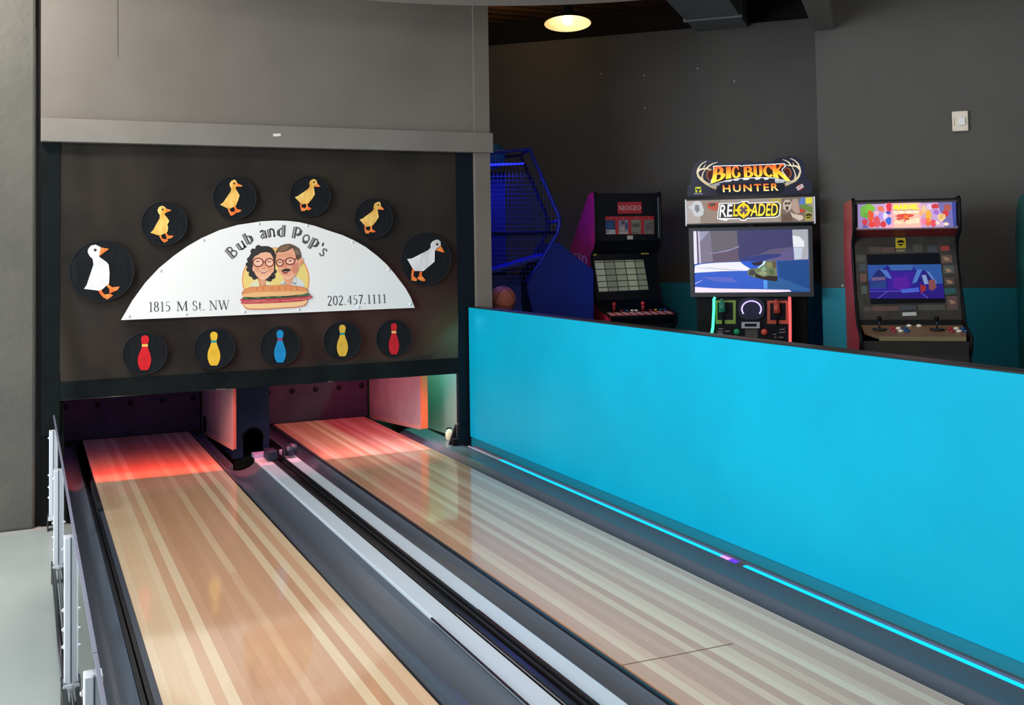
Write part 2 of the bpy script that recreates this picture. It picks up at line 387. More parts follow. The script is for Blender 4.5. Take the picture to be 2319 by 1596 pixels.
# front wall above the pit, column at the left, posts
b = MB(); b.box((.093, 7.91, 2.45), (3.46, 8.02, 4.12), M_grey); struct(b, 'wall_front')
b = MB(); b.box((3.336, 7.895, FZ), (3.472, 8.06, 4.12), M_grey); struct(b, 'wall_front_post')
b = MB(); b.box((.093, 7.86, 2.372), (3.487, 7.96, 2.535), M_trim); struct(b, 'trim_1', .004)
b = MB(); b.box((-2.5, 7.93, FZ), (.062, 8.5, 4.12), M_column); struct(b, 'wall_left', .02)
b = MB(); b.box((.064, 7.99, FZ), (.2, 8.1, 4.12), M_black); struct(b, 'wall_left_gap')
b = MB(); b.box((.1, 7.965, FZ), (.218, 7.99, 2.45), M_soft); b.box((.218, 7.965, FZ), (.245, 9.95, 2.45), M_soft)
struct(b, 'trim_2')
b = MB(); b.box((3.185, 7.935, .17), (3.335, 7.99, 2.45), M_navy); struct(b, 'trim_3')
# enclosure of the pit
b = MB(); b.box((.1, 9.95, FZ), (3.5, 10.05, 2.6), M_void); struct(b, 'wall_pit_back')
b = MB(); b.box((.246, 8.03, 2.45), (3.33, 9.95, 2.55), M_void); struct(b, 'ceiling_pit')
b = MB(); b.box((3.40, 8.06, FZ), (3.47, 10.6, 4.12), M_grey); struct(b, 'wall_pit_side')

# cyan half wall beside the lanes
WX = 3.262
b = MB(); b.box((WX, -1.5, .072), (WX+.09, 7.9, 1.112), M_blue); struct(b, 'wall_divider', .004)
b = MB(); b.box((WX+.006, -1.5, FZ), (WX+.09, 7.89, .072), M_teal); struct(b, 'baseboard_divider')
b = MB(); b.box((WX-.003, -1.5, 1.112), (WX+.095, 7.892, 1.1185), M_darkmetal); struct(b, 'trim_4', .003)

# arcade walls at forty-five degrees to the lanes
sq = math.sqrt(.5)
def wallbox(name, s0, t0, t1, z0, z1, d, m):
    # face on x+y = s0*sqrt2..., t along (1,-1)/sqrt2
    o = Vector((s0/2, s0/2, 0)); u = Vector((sq, -sq, 0)); nn = Vector((sq, sq, 0))
    b = MB(lambda a, c, z: o+u*a+nn*c+Vector((0, 0, z))); b.box((t0, 0, z0), (t1, d, z1), m); return struct(b, name)
t_of = lambda p: (p[0]-p[1])*sq
wallbox('wall_back', 15.25, -7.5, -.70, FZ, 3.83, .15, M_back)
wallbox('wall_back_void', 15.45, -7.5, -.3, 3.6, 4.12, .1, M_void)
wallbox('wall_right', 13.39, -.62, 9.0, FZ, 4.12, 1.34, M_back)
# beam running towards the room at the step of the wall
o_ = Vector((6.25, 7.14, 0)); u_ = Vector((sq, -sq, 0)); n_ = Vector((-sq, -sq, 0))
b = MB(lambda a, c, z: o_+u_*a+n_*c+Vector((0, 0, z))); b.box((.0, -.02, 3.44), (.17, 3.2, 4.12), M_trim); struct(b, 'trim_5')
b = MB(lambda a, c, z: Vector((6.29, 8.96, 0))+u_*a+n_*c+Vector((0, 0, z))); b.box((0, .0, 3.79), (.53, 3.0, 4.05), M_duct); b.box((-.02, .55, 3.775), (.55, .60, 4.06), M_duct)
put(b.build('air_duct', bevel=.004), 'grey sheet metal air duct under the dark ceiling above the arcade games', 'duct')

# paint chip on the beam, wall seams
A = Art((0, 7.86, 0), (0, -1, 0), .001)
A.poly([(618, 303), (635, 302), (636, 308), (619, 309)], mat((214, 214, 210), .7), 1); struct(A.mb, 'trim_paint_chip')
A = Art((0, 7.91, 0), (0, -1, 0), .001)
A.poly([(1069, 10), (1071, 10), (1075.5, 297), (1074, 297)], mat((66, 63, 60), .8), 1)
A.poly([(265.5, 0), (267.5, 0), (268, 130), (266.5, 130)], mat((66, 63, 60), .8), 1); struct(A.mb, 'trim_wall_seam')

# ================================================================== lanes
M_lane = lane_wood()
M_gutter = mottled('grey_gutter_plastic', (70, 77, 88), (82, 90, 102), 3, .27, stretch=(1, .2, 1), spec=.5)
M_gutter = mat((76, 84, 96), .27)
M_rail = mat((22, 24, 28), .3)
M_cover = mat((186, 198, 210), .38)
M_capping = mottled('dark_grey_capping', (70, 72, 80), (80, 82, 90), 3, .30, stretch=(1, .2, 1))
Y0, Y1 = .6, 9.76
def extrude(prof, y0, y1, m, mb=None, smooth=False):
    """open cross-section (x, z) drawn along the lanes, closed below"""
    b = mb or MB(); n = len(prof); zb = min(p[1] for p in prof)-.03
    ring = list(prof)+[(prof[-1][0], zb), (prof[0][0], zb)]; n = len(ring)
    vs = [(x, y0, z) for x, z in ring]+[(x, y1, z) for x, z in ring]
    b.add(vs, [tuple(range(n)), tuple(range(2*n-1, n-1, -1))]+[(i, i+n, (i+1) % n+n, (i+1) % n) for i in range(n)], m, False)
    return b
def lane(x0, x1, label):
    t = thing('bowling_lane', ((x0+x1)/2, 5, FZ), label, 'bowling lane', 'maple bowling lanes')
    b = MB(); b.box((x0, Y0, -.05), (x1, Y1, 0), M_lane); b.build('lane_surface', t)
    b = MB(); b.box((x0+.01, Y0, FZ), (x1-.01, Y1, -.05), M_black); b.build('lane_base', t)
    b = MB(); b.box((x0, Y1, -.05), (x1, Y1+.03, .002), M_black); b.build('tail_plank', t)
    return t
LX0, LX1, RX0, RX1 = .445, 1.318, 2.072, 2.936
lane(LX0, LX1, 'maple bowling lane at left beside the clear fence, pin deck glowing red')
t = lane(RX0, RX1, 'maple bowling lane at right beside the cyan half wall, pin deck glowing pink')
A = Art((0, 0, 0), (0, 0, 1), .0006); A.line([(1408, 1506), (1530, 1483), (1660, 1457)], 1.6, mat((112, 92, 74), .6)); A.build('lane_seam', t)

def gutter(x0, x1, label, y1=Y1, depth=.055):
    t = thing('gutter', ((x0+x1)/2, 5, FZ), label, 'gutter', 'ball gutters')
    prof = []
    for i in range(13):
        a = i/12; prof.append((x0+(x1-x0)*a, -.012-depth*math.sin(PI*a)**.7))
    extrude(prof, Y0, y1, M_gutter).build('trough', t)
    b = MB(); b.box((x0+.02, Y0, FZ), (x1-.02, y1, -.101), M_black); b.build('gutter_support', t)
    return t
g = gutter(.264, .376, 'dark ball gutter between the clear fence and the left lane', depth=.03)
b = MB(); b.box((.378, Y0, -.05), (.393, 7.6, .006), M_rail); b.build('rail', g)
b = MB(); b.box((.399, Y0, -.05), (.414, 7.6, .012), M_rail); b.build('rail', g)
b = MB(); b.box((.420, Y0, -.05), (.4445, 7.75, -.004), mat((70, 80, 96), .25)); b.build('edge_strip', g)
b = MB(); b.box((.405, 7.05, .012), (.430, 7.75, .055), M_darkmetal); b.build('bumper_end', g)
b = MB(); b.box((.246, Y0, FZ), (.263, Y1, -.004), M_rail); b.build('side_skirt', g)
g = gutter(1.352, 1.592, 'wide dark grey gutter along the right edge of the left lane', y1=8.17)
extrude([(1.352, -.012), (1.39, -.05), (1.43, -.02)], 8.171, Y1, M_gutter).build('trough', g)
b = MB(); b.box((1.3185, Y0, -.06), (1.334, 9.7, -.004), M_rail); b.build('edge_strip', g)
b = MB(); b.box((1.3345, Y0, -.06), (1.351, 9.7, -.010), M_gutter); b.build('edge_strip', g)
g = gutter(1.908, 2.044, 'dark grey gutter along the left edge of the right lane')
b = MB(); b.box((2.045, Y0, -.06), (2.057, 9.7, -.002), M_rail); b.build('edge_strip', g)
b = MB(); b.box((2.058, Y0, -.06), (2.0715, 9.7, -.008), M_gutter); b.build('edge_strip', g)
# ball return track between the lanes
t = thing('ball_return_track', (1.75, 5, FZ), 'ball return track with two pale cover strips between the lanes', 'ball return')
b = MB(); b.box((1.594, Y0, -.08), (1.906, 8.35, -.03), M_black); b.build('track_bed', t)
b = MB(); b.box((1.594, Y0, FZ), (1.906, 8.35, -.08), M_black); b.build('track_base', t)
for x0, x1 in ((1.598, 1.697), (1.812, 1.904)):
    b = MB(); b.box((x0, Y0, -.03), (x1, 8.22, .004), M_cover); b.build('cover_strip', t, .003)
for x, w, z in ((1.708, .014, .012), (1.732, .012, 0), (1.757, .022, -.012), (1.782, .012, 0), (1.800, .014, .012)):
    b = MB(); b.box((x-w/2, Y0, -.03), (x+w/2, 8.3, z), M_rail if w > .013 else M_darkmetal); b.build('rail', t, .003)
for x in (1.586, 1.704, 1.803):
    b = MB(); b.tube([(x, Y0, .010), (x, 4.3, .010)], .006, M_chrome, 8); b.build('chrome_rail', t)
b = MB(); b.box((1.60, 8.222, 0), (1.70, 8.34, .03), mat((170, 160, 200), .5)); b.build('track_end_cap', t)
b = MB(); b.box((1.815, 8.222, 0), (1.90, 8.34, .03), mat((170, 160, 200), .5)); b.build('track_end_cap', t)
put(MB.build((lambda b: (b.box((1.655, 8.02, .013), (1.735, 8.16, .085), mat((24, 24, 44), .45)), b)[1])(MB()), 'track_stop', bevel=.008), 'dark square stop block on the left end of the ball return track', 'stop block')
t = thing('roller_wheel', (1.85, 8.1, .006), 'small dark roller on the right pale strip under the masking banner', 'roller')
b = MB(); b.lathe([(.012, -.045), (.045, -.04), (.05, 0), (.045, .04), (.012, .045)], (1.86, 8.12, .062), mat((26, 26, 48), .4), 20, ((0, 1, 0), (0, 0, 1), (1, 0, 0))); b.build('wheel', t)
b = MB(); b.box((1.795, 8.10, .014), (1.814, 8.14, .066), M_darkmetal); b.build('bracket', t)

# right gutter, capping and light strip
t = thing('gutter', (3.0, 5, FZ), 'dark sloping gutter between the right lane and the cyan half wall', 'gutter', 'ball gutters')
extrude([(2.937, -.004), (2.947, -.030), (2.985, -.040), (3.04, -.006), (3.05, .0)], Y0, 8.9, M_gutter).build('trough', t)
b = MB(); b.box((2.95, Y0, FZ), (3.045, 8.9, -.071), M_black); b.build('gutter_support', t)
t = thing('lane_capping', (3.15, 5, FZ), 'dark grey capping board along the foot of the cyan half wall', 'capping')
b = MB(); b.box((3.052, Y0, -.05), (3.226, 8.9, .002), M_capping); b.build('top_board', t, .006)
b = MB(); b.box((3.06, Y0, FZ), (3.22, 8.9, -.05), M_black); b.build('base_board', t)
b = MB(); b.box((3.247, Y0, -.02), (3.2675, 7.8, .016), M_capping); b.build('back_ledge', t)
t = thing('light_strip', (3.238, 5, -.02), 'glowing cyan light strip at the foot of the cyan half wall', 'light strip')
M_cy = mat((0, 168, 255), .4, emit=1.45)
b = MB(); b.box((3.227, Y0, -.02), (3.2465, 4.30, .004), M_cy); b.build('lit_tube', t)
b = MB(); b.box((3.227, 4.49, -.02), (3.2465, 7.25, .004), M_cy); b.build('lit_tube', t)
b = MB(); b.box((3.227, 4.42, -.02), (3.2465, 4.488, .004), mat((205, 110, 255), .4, emit=2.0)); b.build('lit_tube', t)
b = MB(); b.box((3.227, 4.36, -.02), (3.2465, 4.418, .004), mat((70, 30, 255), .4, emit=2.0)); b.build('lit_tube', t)
b = MB(); b.box((3.227, 4.302, -.02), (3.2465, 4.358, .003), M_capping); b.build('dark_tube', t); b = MB(); b.box((3.227, 7.252, -.02), (3.2465, 7.88, .003), mat((190, 205, 220), .4)); b.build('dark_tube', t)

# ------------------------------------------------------------------ clear fence at the left
M_glass = glass_mat()
joints = [7.89, 6.60, 4.79, 3.17, 1.6]; GX = .178; GT = .488; PX = .178
fence = thing('lane_fence', (GX, 4.7, FZ), 'clear acrylic fence on aluminium posts along the left side of the left lane', 'fence')
for i in range(4):
    ya, yb = joints[i+1]+.003, joints[i]-.003
    b = MB(); b.box((GX-.004, ya, -.16), (GX+.004, yb, GT), M_glass); p = b.build('fence_panel', fence); p['label'] = 'clear acrylic panel'
    b = MB(); b.box((GX-.0055, ya, GT), (GX+.0055, yb, GT+.006), mat((126, 130, 152), .3)); b.build('top_edge', p)
for i, (y, zt) in enumerate(((7.84, .40), (6.60, .365), (4.79, .424), (3.17, .440))):
    w = .030
    b = MB()
    b.slab([(PX-w, y-w, zt), (PX-.005, y-w, zt), (PX-.005, y-w+.012, zt), (PX+.005, y-w+.012, zt), (PX+.005, y-w, zt), (PX+w-.012, y-w, zt), (PX+w-.012, y+w, zt), (PX-w, y+w, zt)], (0, 0, -.17-zt), M_alu); p = b.build('fence_post', fence, .003)
    p['label'] = 'aluminium post'
    b = MB(); b.box((PX-w-.010, y-.04, -.20), (.2455, y+.04, -.17), M_alu); b.box((PX-w-.012, y-.04, FZ), (PX-w-.004, y+.04, -.16), M_darkmetal); b.build('clamp_bracket', p, .003)
    for z in (zt-.05, zt-.30, zt-.38, zt-.45):
        b = MB(); b.lathe([(.009, 0), (.009, .006), (.005, .010)], (PX-w-.0, y, z), M_chrome, 10, ((0, 1, 0), (0, 0, 1), (-1, 0, 0))); b.build('bolt', p)
for i, (ya, yb) in enumerate(((1.6, 3.12), (3.22, 4.74), (4.84, 6.55))):
    for dx, r, z in ((-.030, .012, -.190), (-.004, .008, -.195)):
        b = MB(); b.tube([(PX+dx, ya, z), (PX+dx, yb, z)], r, M_chrome if r < .01 else M_darkmetal, 10); p = b.build('fence_rod', fence); p['label'] = 'dark metal rod'

# ------------------------------------------------------------------ pin decks behind the banner
M_kick = mottled('white_kickback_board', (138, 130, 133), (154, 146, 149), 3, .6)
M_orange = mat((232, 110, 62), .5)
M_curtain = mottled('dark_pit_curtain', (44, 38, 58), (58, 50, 70), 5, .8)
def pit(name, x0, x1, label):
    t = thing(name, ((x0+x1)/2, 9.8, FZ), label, 'pit curtain', 'pit curtains')
    b = MB(); b.box((x0, 9.80, .0), (x1, 9.83, .62), M_curtain); b.build('curtain', t)
    for k in range(5):
        x = x0+.06+(x1-x0-.12)*k/4
        b = MB(); b.lathe([(.022, 0), (.022, .012), (.012, .018)], (x, 9.80, .292), M_black, 14, ((1, 0, 0), (0, 0, 1), (0, -1, 0))); b.build('bolt', t)
    b = MB(); b.box((x0, 9.795, FZ), (x1, 9.84, -.002), M_black); b.build('curtain_foot', t)
pit('pit_curtain', .25, 1.425, 'dark purple curtain closing the back of the left pin deck')
pit('pit_curtain', 1.98, 2.985, 'dark maroon curtain closing the back of the right pin deck')
def kick(x0, x1, y0, label):
    t = thing('kickback_panel', ((x0+x1)/2, y0, FZ), label, 'side panel', 'kickback side panels')
    b = MB(); b.slab([(x0, y0, .10), (x0, 9.78, -.02), (x0, 9.78, .95), (x0, y0, .95)], (x1-x0, 0, 0), M_kick); b.build('board', t)
    b = MB(); b.box((x0, y0-.022, .095), (x1, y0-.001, .95), M_orange if x1-x0 > .03 else mat((168, 92, 78), .5)); b.build('orange_edge', t)
    b = MB(); b.slab([(x0-.006, y0, .085), (x0-.006, 9.7, -.02), (x0-.006, 9.7, .015), (x0-.006, y0, .118)], (.006, 0, 0), mat((170, 140, 130), .5)); b.build('foot_strip', t)
    return t
kick(1.438, 1.456, 8.2, 'pale side panel with a thin orange edge between the two pin decks')
kick(2.998, 3.052, 8.33, 'pale pink side panel with an orange front edge right of the right pin deck')
b = MB(); b.lathe([(.045, 0), (.045, .01)], (1.43, 9.55, .09), M_black, 20, ((0, .9, 0), (0, 0, 1.5), (-1, 0, 0))); put(b.build('panel_port'), 'small dark oval hole near the foot of the left side panel', 'hole')
# block with the arched ball door
t = thing('ball_return_housing', (1.62, 8.4, FZ), 'dark navy housing with an arched ball door between the lanes', 'ball return housing')
M_house = mat((20, 27, 56), .5, spec=.25)
hx0, hx1, hy = 1.466, 1.752, 8.4
outer = [(hx0, -.02), (hx0, .9), (hx1, .9), (hx1, -.02)]
acx, ar, az = 1.625, .078, .13
inner = [(acx+ar, -.02)]+[(acx+ar*math.cos(math.radians(a)), az+ar*math.sin(math.radians(a))) for a in range(0, 181, 12)]+[(acx-ar, -.02)]
pl = outer+[(hx1, -.02)]
poly = [(hx1, -.02)]+inner+[(hx0, -.02), (hx0, .9), (hx1, .9)]
b = MB(); b.slab([(x, hy, z) for x, z in poly], (0, .03, 0), M_house); b.build('front_board', t)
b = MB(); b.box((hx0, hy+.031, -.02), (hx0+.02, 9.7, .9), M_house); b.box((hx1-.02, hy+.031, -.02), (hx1, 9.7, .9), M_house); b.box((hx0+.02, 8.9, -.02), (hx1-.02, 8.93, .9), M_void); b.build('side_board', t)
b = MB(); b.tube([(acx+ar*1.04*math.cos(math.radians(a)), hy-.003, az+ar*1.04*math.sin(math.radians(a))) for a in range(0, 181, 12)], .006, M_black, 6); b.build('arch_trim', t)
b = MB(); b.box((hx0+.02, hy+.035, FZ), (hx1-.02, 9.7, -.02), M_black); b.build('housing_base', t)
# right-hand end panel lit green
t = thing('end_panel', (3.3, 8.5, FZ), 'pale end panel lit green and cyan right of the orange edge', 'side panel')
b = MB(); b.slab([(3.235, 8.08, .06), (3.235, 8.16, .03), (3.235, 9.5, -.01), (3.235, 9.5, .95), (3.235, 8.02, .95), (3.235, 8.02, .22)], (.02, 0, 0), mat((122, 138, 126), .5)); b.build('board', t)
b = MB(); b.box((3.22, 8.0, .03), (3.25, 8.019, .95), mat((120, 104, 118), .5)); b.build('edge_trim', t)
t = thing('sensor_disc', (3.2, 8.2, .0), 'small cream round sensor at the foot of the green lit panel', 'sensor')
b = MB(); b.lathe([(.028, -.012), (.034, -.006), (.034, .006), (.028, .012)], (3.2, 8.2, .042), mat((236, 230, 190), .4), 20, ((0, 0, 1.5), (1, 0, 0), (0, 1, 0))); b.build('disc', t)
b = MB(); b.box((3.19, 8.215, .003), (3.222, 8.235, .1), M_black); b.build('bracket', t)
b = MB(); b.slab([(3.12, 7.99, .003), (3.18, 7.99, .003), (3.18, 7.99, .16)], (0, .03, 0), M_black); b.box((3.18, 7.93, .003), (3.31, 7.985, .165), M_navy); b.box((3.13, 7.93, .003), (3.18, 7.985, .055), M_soft); put(b.build('post_foot_block'), 'dark stepped block at the foot of the navy post beside the half wall', 'block')

for x0, x1, lab in ((.43, 1.33, 'added dark light shield hidden behind the banner over the left pin deck'), (2.03, 2.97, 'added dark light shield hidden behind the banner over the right pin deck')):
    b = MB(); b.box((x0, 7.962, .64), (x1, 7.964, .76), M_black); b.box((x0, 7.962, .76), (x1, 8.0, .765), M_black); struct(b, 'added_light_shield')  # unseen plate added to keep the LED light off the banner cloth

# ================================================================== masking banner
BYF = 7.938
def fold(x, z):
    w = .004*math.sin(9*x+2.1*math.sin(3*z))*math.sin(1.3*z+1)
    w += .013*math.exp(-((z-.95)/.38)**2)*math.sin(13*(x+.55*z)+2*math.sin(3*x))
    if x < .75: w += .006*math.sin(30*(x+.12*z))*(1-x/.75)
    return w
M_cloth = bpy.data.materials.new('black_banner_cloth'); M_cloth.use_nodes = True
N, L, B = nodes(M_cloth)
tc = N.new('ShaderNodeTexCoord'); n1 = N.new('ShaderNodeTexNoise'); n1.inputs['Scale'].default_value = 1.7; n1.inputs['Detail'].default_value = 8
L.new(tc.outputs['Object'], n1.inputs['Vector'])
cr = N.new('ShaderNodeValToRGB'); cr.color_ramp.elements[0].color = lin((33, 33, 33))+(1,); cr.color_ramp.elements[1].color = lin((57, 51, 45))+(1,); cr.color_ramp.elements[0].position = .3; cr.color_ramp.elements[1].position = .75
L.new(n1.outputs[0], cr.inputs[0]); L.new(cr.outputs[0], B.inputs['Base Color']); B.inputs['Roughness'].default_value = .9; B.inputs['Specular IOR Level'].default_value = .15
wv = N.new('ShaderNodeTexNoise'); wv.inputs['Scale'].default_value = 420; L.new(tc.outputs['Object'], wv.inputs['Vector'])
bp = N.new('ShaderNodeBump'); bp.inputs['Strength'].default_value = .35; bp.inputs['Distance'].default_value = .002; L.new(wv.outputs[0], bp.inputs['Height']); L.new(bp.outputs[0], B.inputs['Normal'])
tl = N.new('ShaderNodeBsdfTranslucent'); tl.inputs[0].default_value = lin((92, 66, 48))+(1,)
mxs = N.new('ShaderNodeMixShader'); mxs.inputs[0].default_value = .10; outn = [n for n in N if n.type == 'OUTPUT_MATERIAL'][0]
L.new(B.outputs[0], mxs.inputs[1]); L.new(tl.outputs[0], mxs.inputs[2]); L.new(mxs.outputs[0], outn.inputs[0])
M_hem = mottled('black_hem_cloth', (15, 20, 22), (20, 26, 28), 4, .9, spec=.1)
ban = thing('masking_banner', (1.7, BYF, .58), 'black cloth masking banner hanging under the grey beam over the lanes', 'banner')
def zb(x): return .588-.003*(x-.2)
nx, nz = 96, 60; vs = []; fs = []
for j in range(nz+1):
    for i in range(nx+1):
        x = .216+(3.183-.216)*i/nx; z0 = zb(x)+.125; z = z0+(2.40-z0)*j/nz
        vs.append((x, BYF+fold(x, z), z))
for j in range(nz):
    for i in range(nx): a = j*(nx+1)+i; fs.append((a, a+1, a+nx+2, a+nx+1))
b = MB(); b.add(vs, fs, M_cloth, True); b.build('cloth', ban)
vs = []; fs = []
for i in range(nx+1):
    x = .216+(3.183-.216)*i/nx; y = BYF+fold(x, zb(x)+.125)
    vs += [(x, y-.004, zb(x)+.127), (x, y-.005, zb(x)), (x, y+.010, zb(x)), (x, y+.010, zb(x)+.127)]
for i in range(nx):
    for k in range(4): fs.append((4*i+k, 4*i+(k+1) % 4, 4*i+4+(k+1) % 4, 4*i+4+k))
b = MB(); b.add(vs, fs, M_hem); b.build('hem', ban)
b = MB(); b.box((.2, BYF+.008, .45+1.9), (3.18, BYF+.028, 2.40), M_black); b.build('hanging_rail', ban)
b = MB(); b.box((.216, BYF+.006, zb(1.7)), (3.183, BYF+.0065, zb(1.7)+.004), mat((120, 110, 100), .8)); b.build('bottom_thread', ban)
b = MB(); b.box((.098, BYF-.004, .35), (.2155, BYF+.02, 2.40), M_hem); b.build('left_flap', ban)
b = MB(); b.box((3.1835, BYF-.002, .2), (3.20, BYF+.008, 2.40), M_navy); b.build('right_flap', ban)

# ------------------------------------------------------------------ patches on the banner
AY = 7.906           # front face of the patches
M_disc = mottled('black_patch_felt', (19, 22, 26), (28, 31, 35), 30, .85, stretch=(1, 1, .2), lo=.3, hi=.7, spec=.12)
M_rim = mat((30, 32, 35), .8, spec=.2)
M_duckw = mottled('white_duck_fabric', (206, 206, 210), (244, 244, 246), 14, .75, stretch=(1, 1, .35), bump=.2)
M_ducky = mottled('yellow_duck_fabric', (222, 160, 62), (252, 222, 130), 15, .75, stretch=(1, 1, .4), bump=.2)
M_beak = mottled('orange_fabric', (236, 92, 34), (250, 150, 72), 22, .75)
M_eye = mat((60, 40, 20), .6)
def slabpx(pts, m, depth, name, parent):
    b = MB(); b.slab([onY(p[0], p[1], AY-depth) for p in pts], (0, depth-.0002, 0), m, world=True); return b.build(name, parent)
def disc(cpx, top, bot, label, cat, group, name):
    c = onY(cpx[0], cpx[1], AY); r = (onY(cpx[0], top, AY).z-onY(cpx[0], bot, AY).z)/2
    t = thing(name, (c.x, AY+.008, c.z-r), label, cat, group)
    b = MB(); b.lathe([(r, 0), (r, .011)], c, M_disc, 48, ((1, 0, 0), (0, 0, 1), (0, 1, 0)), smooth=False); b.build('backing_disc', t)
    b = MB(); ring = [(c.x+r*math.cos(2*PI*k/48), AY, c.z+r*math.sin(2*PI*k/48)) for k in range(48)]; b.tube(ring, .004, M_rim, 6, closed=True); b.build('stitched_rim', t)
    return t, c, r
def duck(cpx, top, bot, z, body, beak, legs, eye, m, label):
    t, c, r = disc(cpx, top, bot, label, 'duck patch', 'duck patches on the banner', 'duck_patch')
    t = slabpx(z(body), m, .0035, 'duck_body', t); slabpx(z(beak), M_beak, .004, 'beak', t)
    for l in legs: slabpx(z(l), M_beak, .003, 'leg', t)
    e = on_plane(*z([eye])[0], (0, AY-.0036, 0), (0, 1, 0)); rr = .010 if m is M_duckw else .007
    b = MB(); b.lathe([(rr, 0), (rr, .0012)], e, M_eye, 14, ((1, 0, 0), (0, 0, 1), (0, -1, 0))); b.build('eye', t)
duck((231.2, 613.9), 545.4, 682.4, zm(150, 520, .11281),
     [(590, 300), (500, 318), (445, 380), (430, 450), (470, 530), (530, 585), (548, 700), (410, 1110), (357, 1188), (640, 1222), (715, 1205), (860, 1075), (870, 880), (853, 700), (810, 650), (660, 540), (690, 350)],
     [(697, 357), (860, 385), (665, 530)],
     [[(645, 1225), (715, 1205), (720, 1240), (770, 1300), (890, 1285), (940, 1320), (825, 1400), (740, 1355), (680, 1290)], [(800, 1110), (850, 1085), (880, 1130), (930, 1155), (1075, 1140), (1030, 1210), (870, 1280), (865, 1190)]],
     (580, 407), M_duckw, 'upright white duck on the large round black patch left of the sign')
duck((372.5, 506), 456.7, 555.3, zm(310, 440, .08145),
     [(690, 315), (610, 360), (575, 440), (600, 520), (640, 570), (635, 660), (450, 1000), (375, 1065), (600, 1140), (670, 1130), (830, 1065), (855, 1020), (872, 900), (845, 860), (900, 735), (820, 620), (765, 555), (800, 510), (815, 400), (770, 340)],
     [(825, 395), (965, 440), (775, 530), (810, 450)],
     [[(620, 1155), (680, 1130), (685, 1200), (730, 1240), (860, 1255), (860, 1290), (760, 1345), (690, 1280)], [(780, 1085), (825, 1070), (870, 1140), (1025, 1150), (960, 1215), (830, 1245), (820, 1170)]],
     (712, 420), M_ducky, 'upright yellow duckling on the round patch nearest the left white duck')
duck((532, 447.7), 399.8, 495.6, zm(470, 390, .07519),
     [(800, 220), (720, 260), (670, 330), (672, 400), (720, 500), (700, 580), (480, 900), (380, 975), (600, 1085), (680, 1095), (850, 1010), (920, 850), (965, 695), (840, 470), (880, 420), (900, 330), (850, 240)],
     [(905, 335), (1055, 405), (1020, 432), (870, 435)],
     [[(605, 1095), (665, 1100), (690, 1180), (830, 1205), (835, 1250), (730, 1310), (690, 1300)], [(790, 1040), (845, 1025), (885, 1105), (1025, 1140), (980, 1190), (840, 1230), (800, 1190), (830, 1120)]],
     (802, 335), M_ducky, 'upright yellow duckling on the round patch left of the top of the sign')
duck((702.8, 444.1), 397.9, 490.4, zm(640, 390, .07519),
     [(930, 198), (840, 250), (808, 320), (818, 430), (760, 510), (450, 720), (372, 750), (550, 940), (600, 965), (780, 935), (890, 800), (975, 665), (950, 500), (935, 430), (1000, 380), (1050, 330), (1010, 230)],
     [(1045, 335), (1145, 435), (950, 440), (1010, 380)],
     [[(525, 945), (575, 965), (575, 1060), (640, 1065), (690, 1110), (680, 1160), (570, 1170), (545, 1090)], [(705, 950), (755, 940), (765, 1030), (860, 1080), (860, 1115), (790, 1145), (690, 1125), (690, 1070), (720, 1030)]],
     (945, 300), M_ducky, 'leaning yellow duckling on the round patch right of the top of the sign')
duck((846.9, 494.3), 450, 538.6, zm(790, 440, .06892),
     [(980, 240), (880, 275), (840, 320), (810, 420), (825, 480), (770, 560), (450, 795), (357, 830), (530, 1030), (580, 1065), (770, 1035), (880, 910), (985, 745), (945, 495), (1010, 440), (1060, 390), (1035, 260)],
     [(1075, 400), (1160, 485), (1150, 510), (960, 500), (1010, 440)],
     [[(515, 1035), (560, 1060), (570, 1170), (650, 1185), (685, 1230), (660, 1285), (560, 1285), (525, 1190)], [(710, 1045), (755, 1040), (770, 1140), (880, 1215), (860, 1245), (720, 1245), (670, 1200), (710, 1140)]],
     (962, 352), M_ducky, 'leaning yellow duckling on the round patch nearest the right white duck')
duck((965.6, 587.1), 527.5, 646.8, zm(900, 520, .08772),
     [(1010, 255), (910, 300), (860, 370), (860, 470), (790, 530), (400, 730), (350, 745), (255, 755), (390, 990), (450, 1065), (670, 1070), (960, 825), (970, 545), (1000, 500), (1120, 415), (1115, 310), (1060, 260)],
     [(1125, 425), (1215, 580), (1190, 590), (985, 530), (1060, 480)],
     [[(385, 995), (450, 1050), (415, 1130), (420, 1200), (500, 1260), (505, 1310), (470, 1330), (370, 1310), (360, 1170)], [(580, 1080), (630, 1080), (630, 1190), (730, 1300), (690, 1335), (600, 1315), (510, 1260), (560, 1190)]],
     (1025, 378), M_duckw, 'leaning white duck on the large round black patch right of the sign')

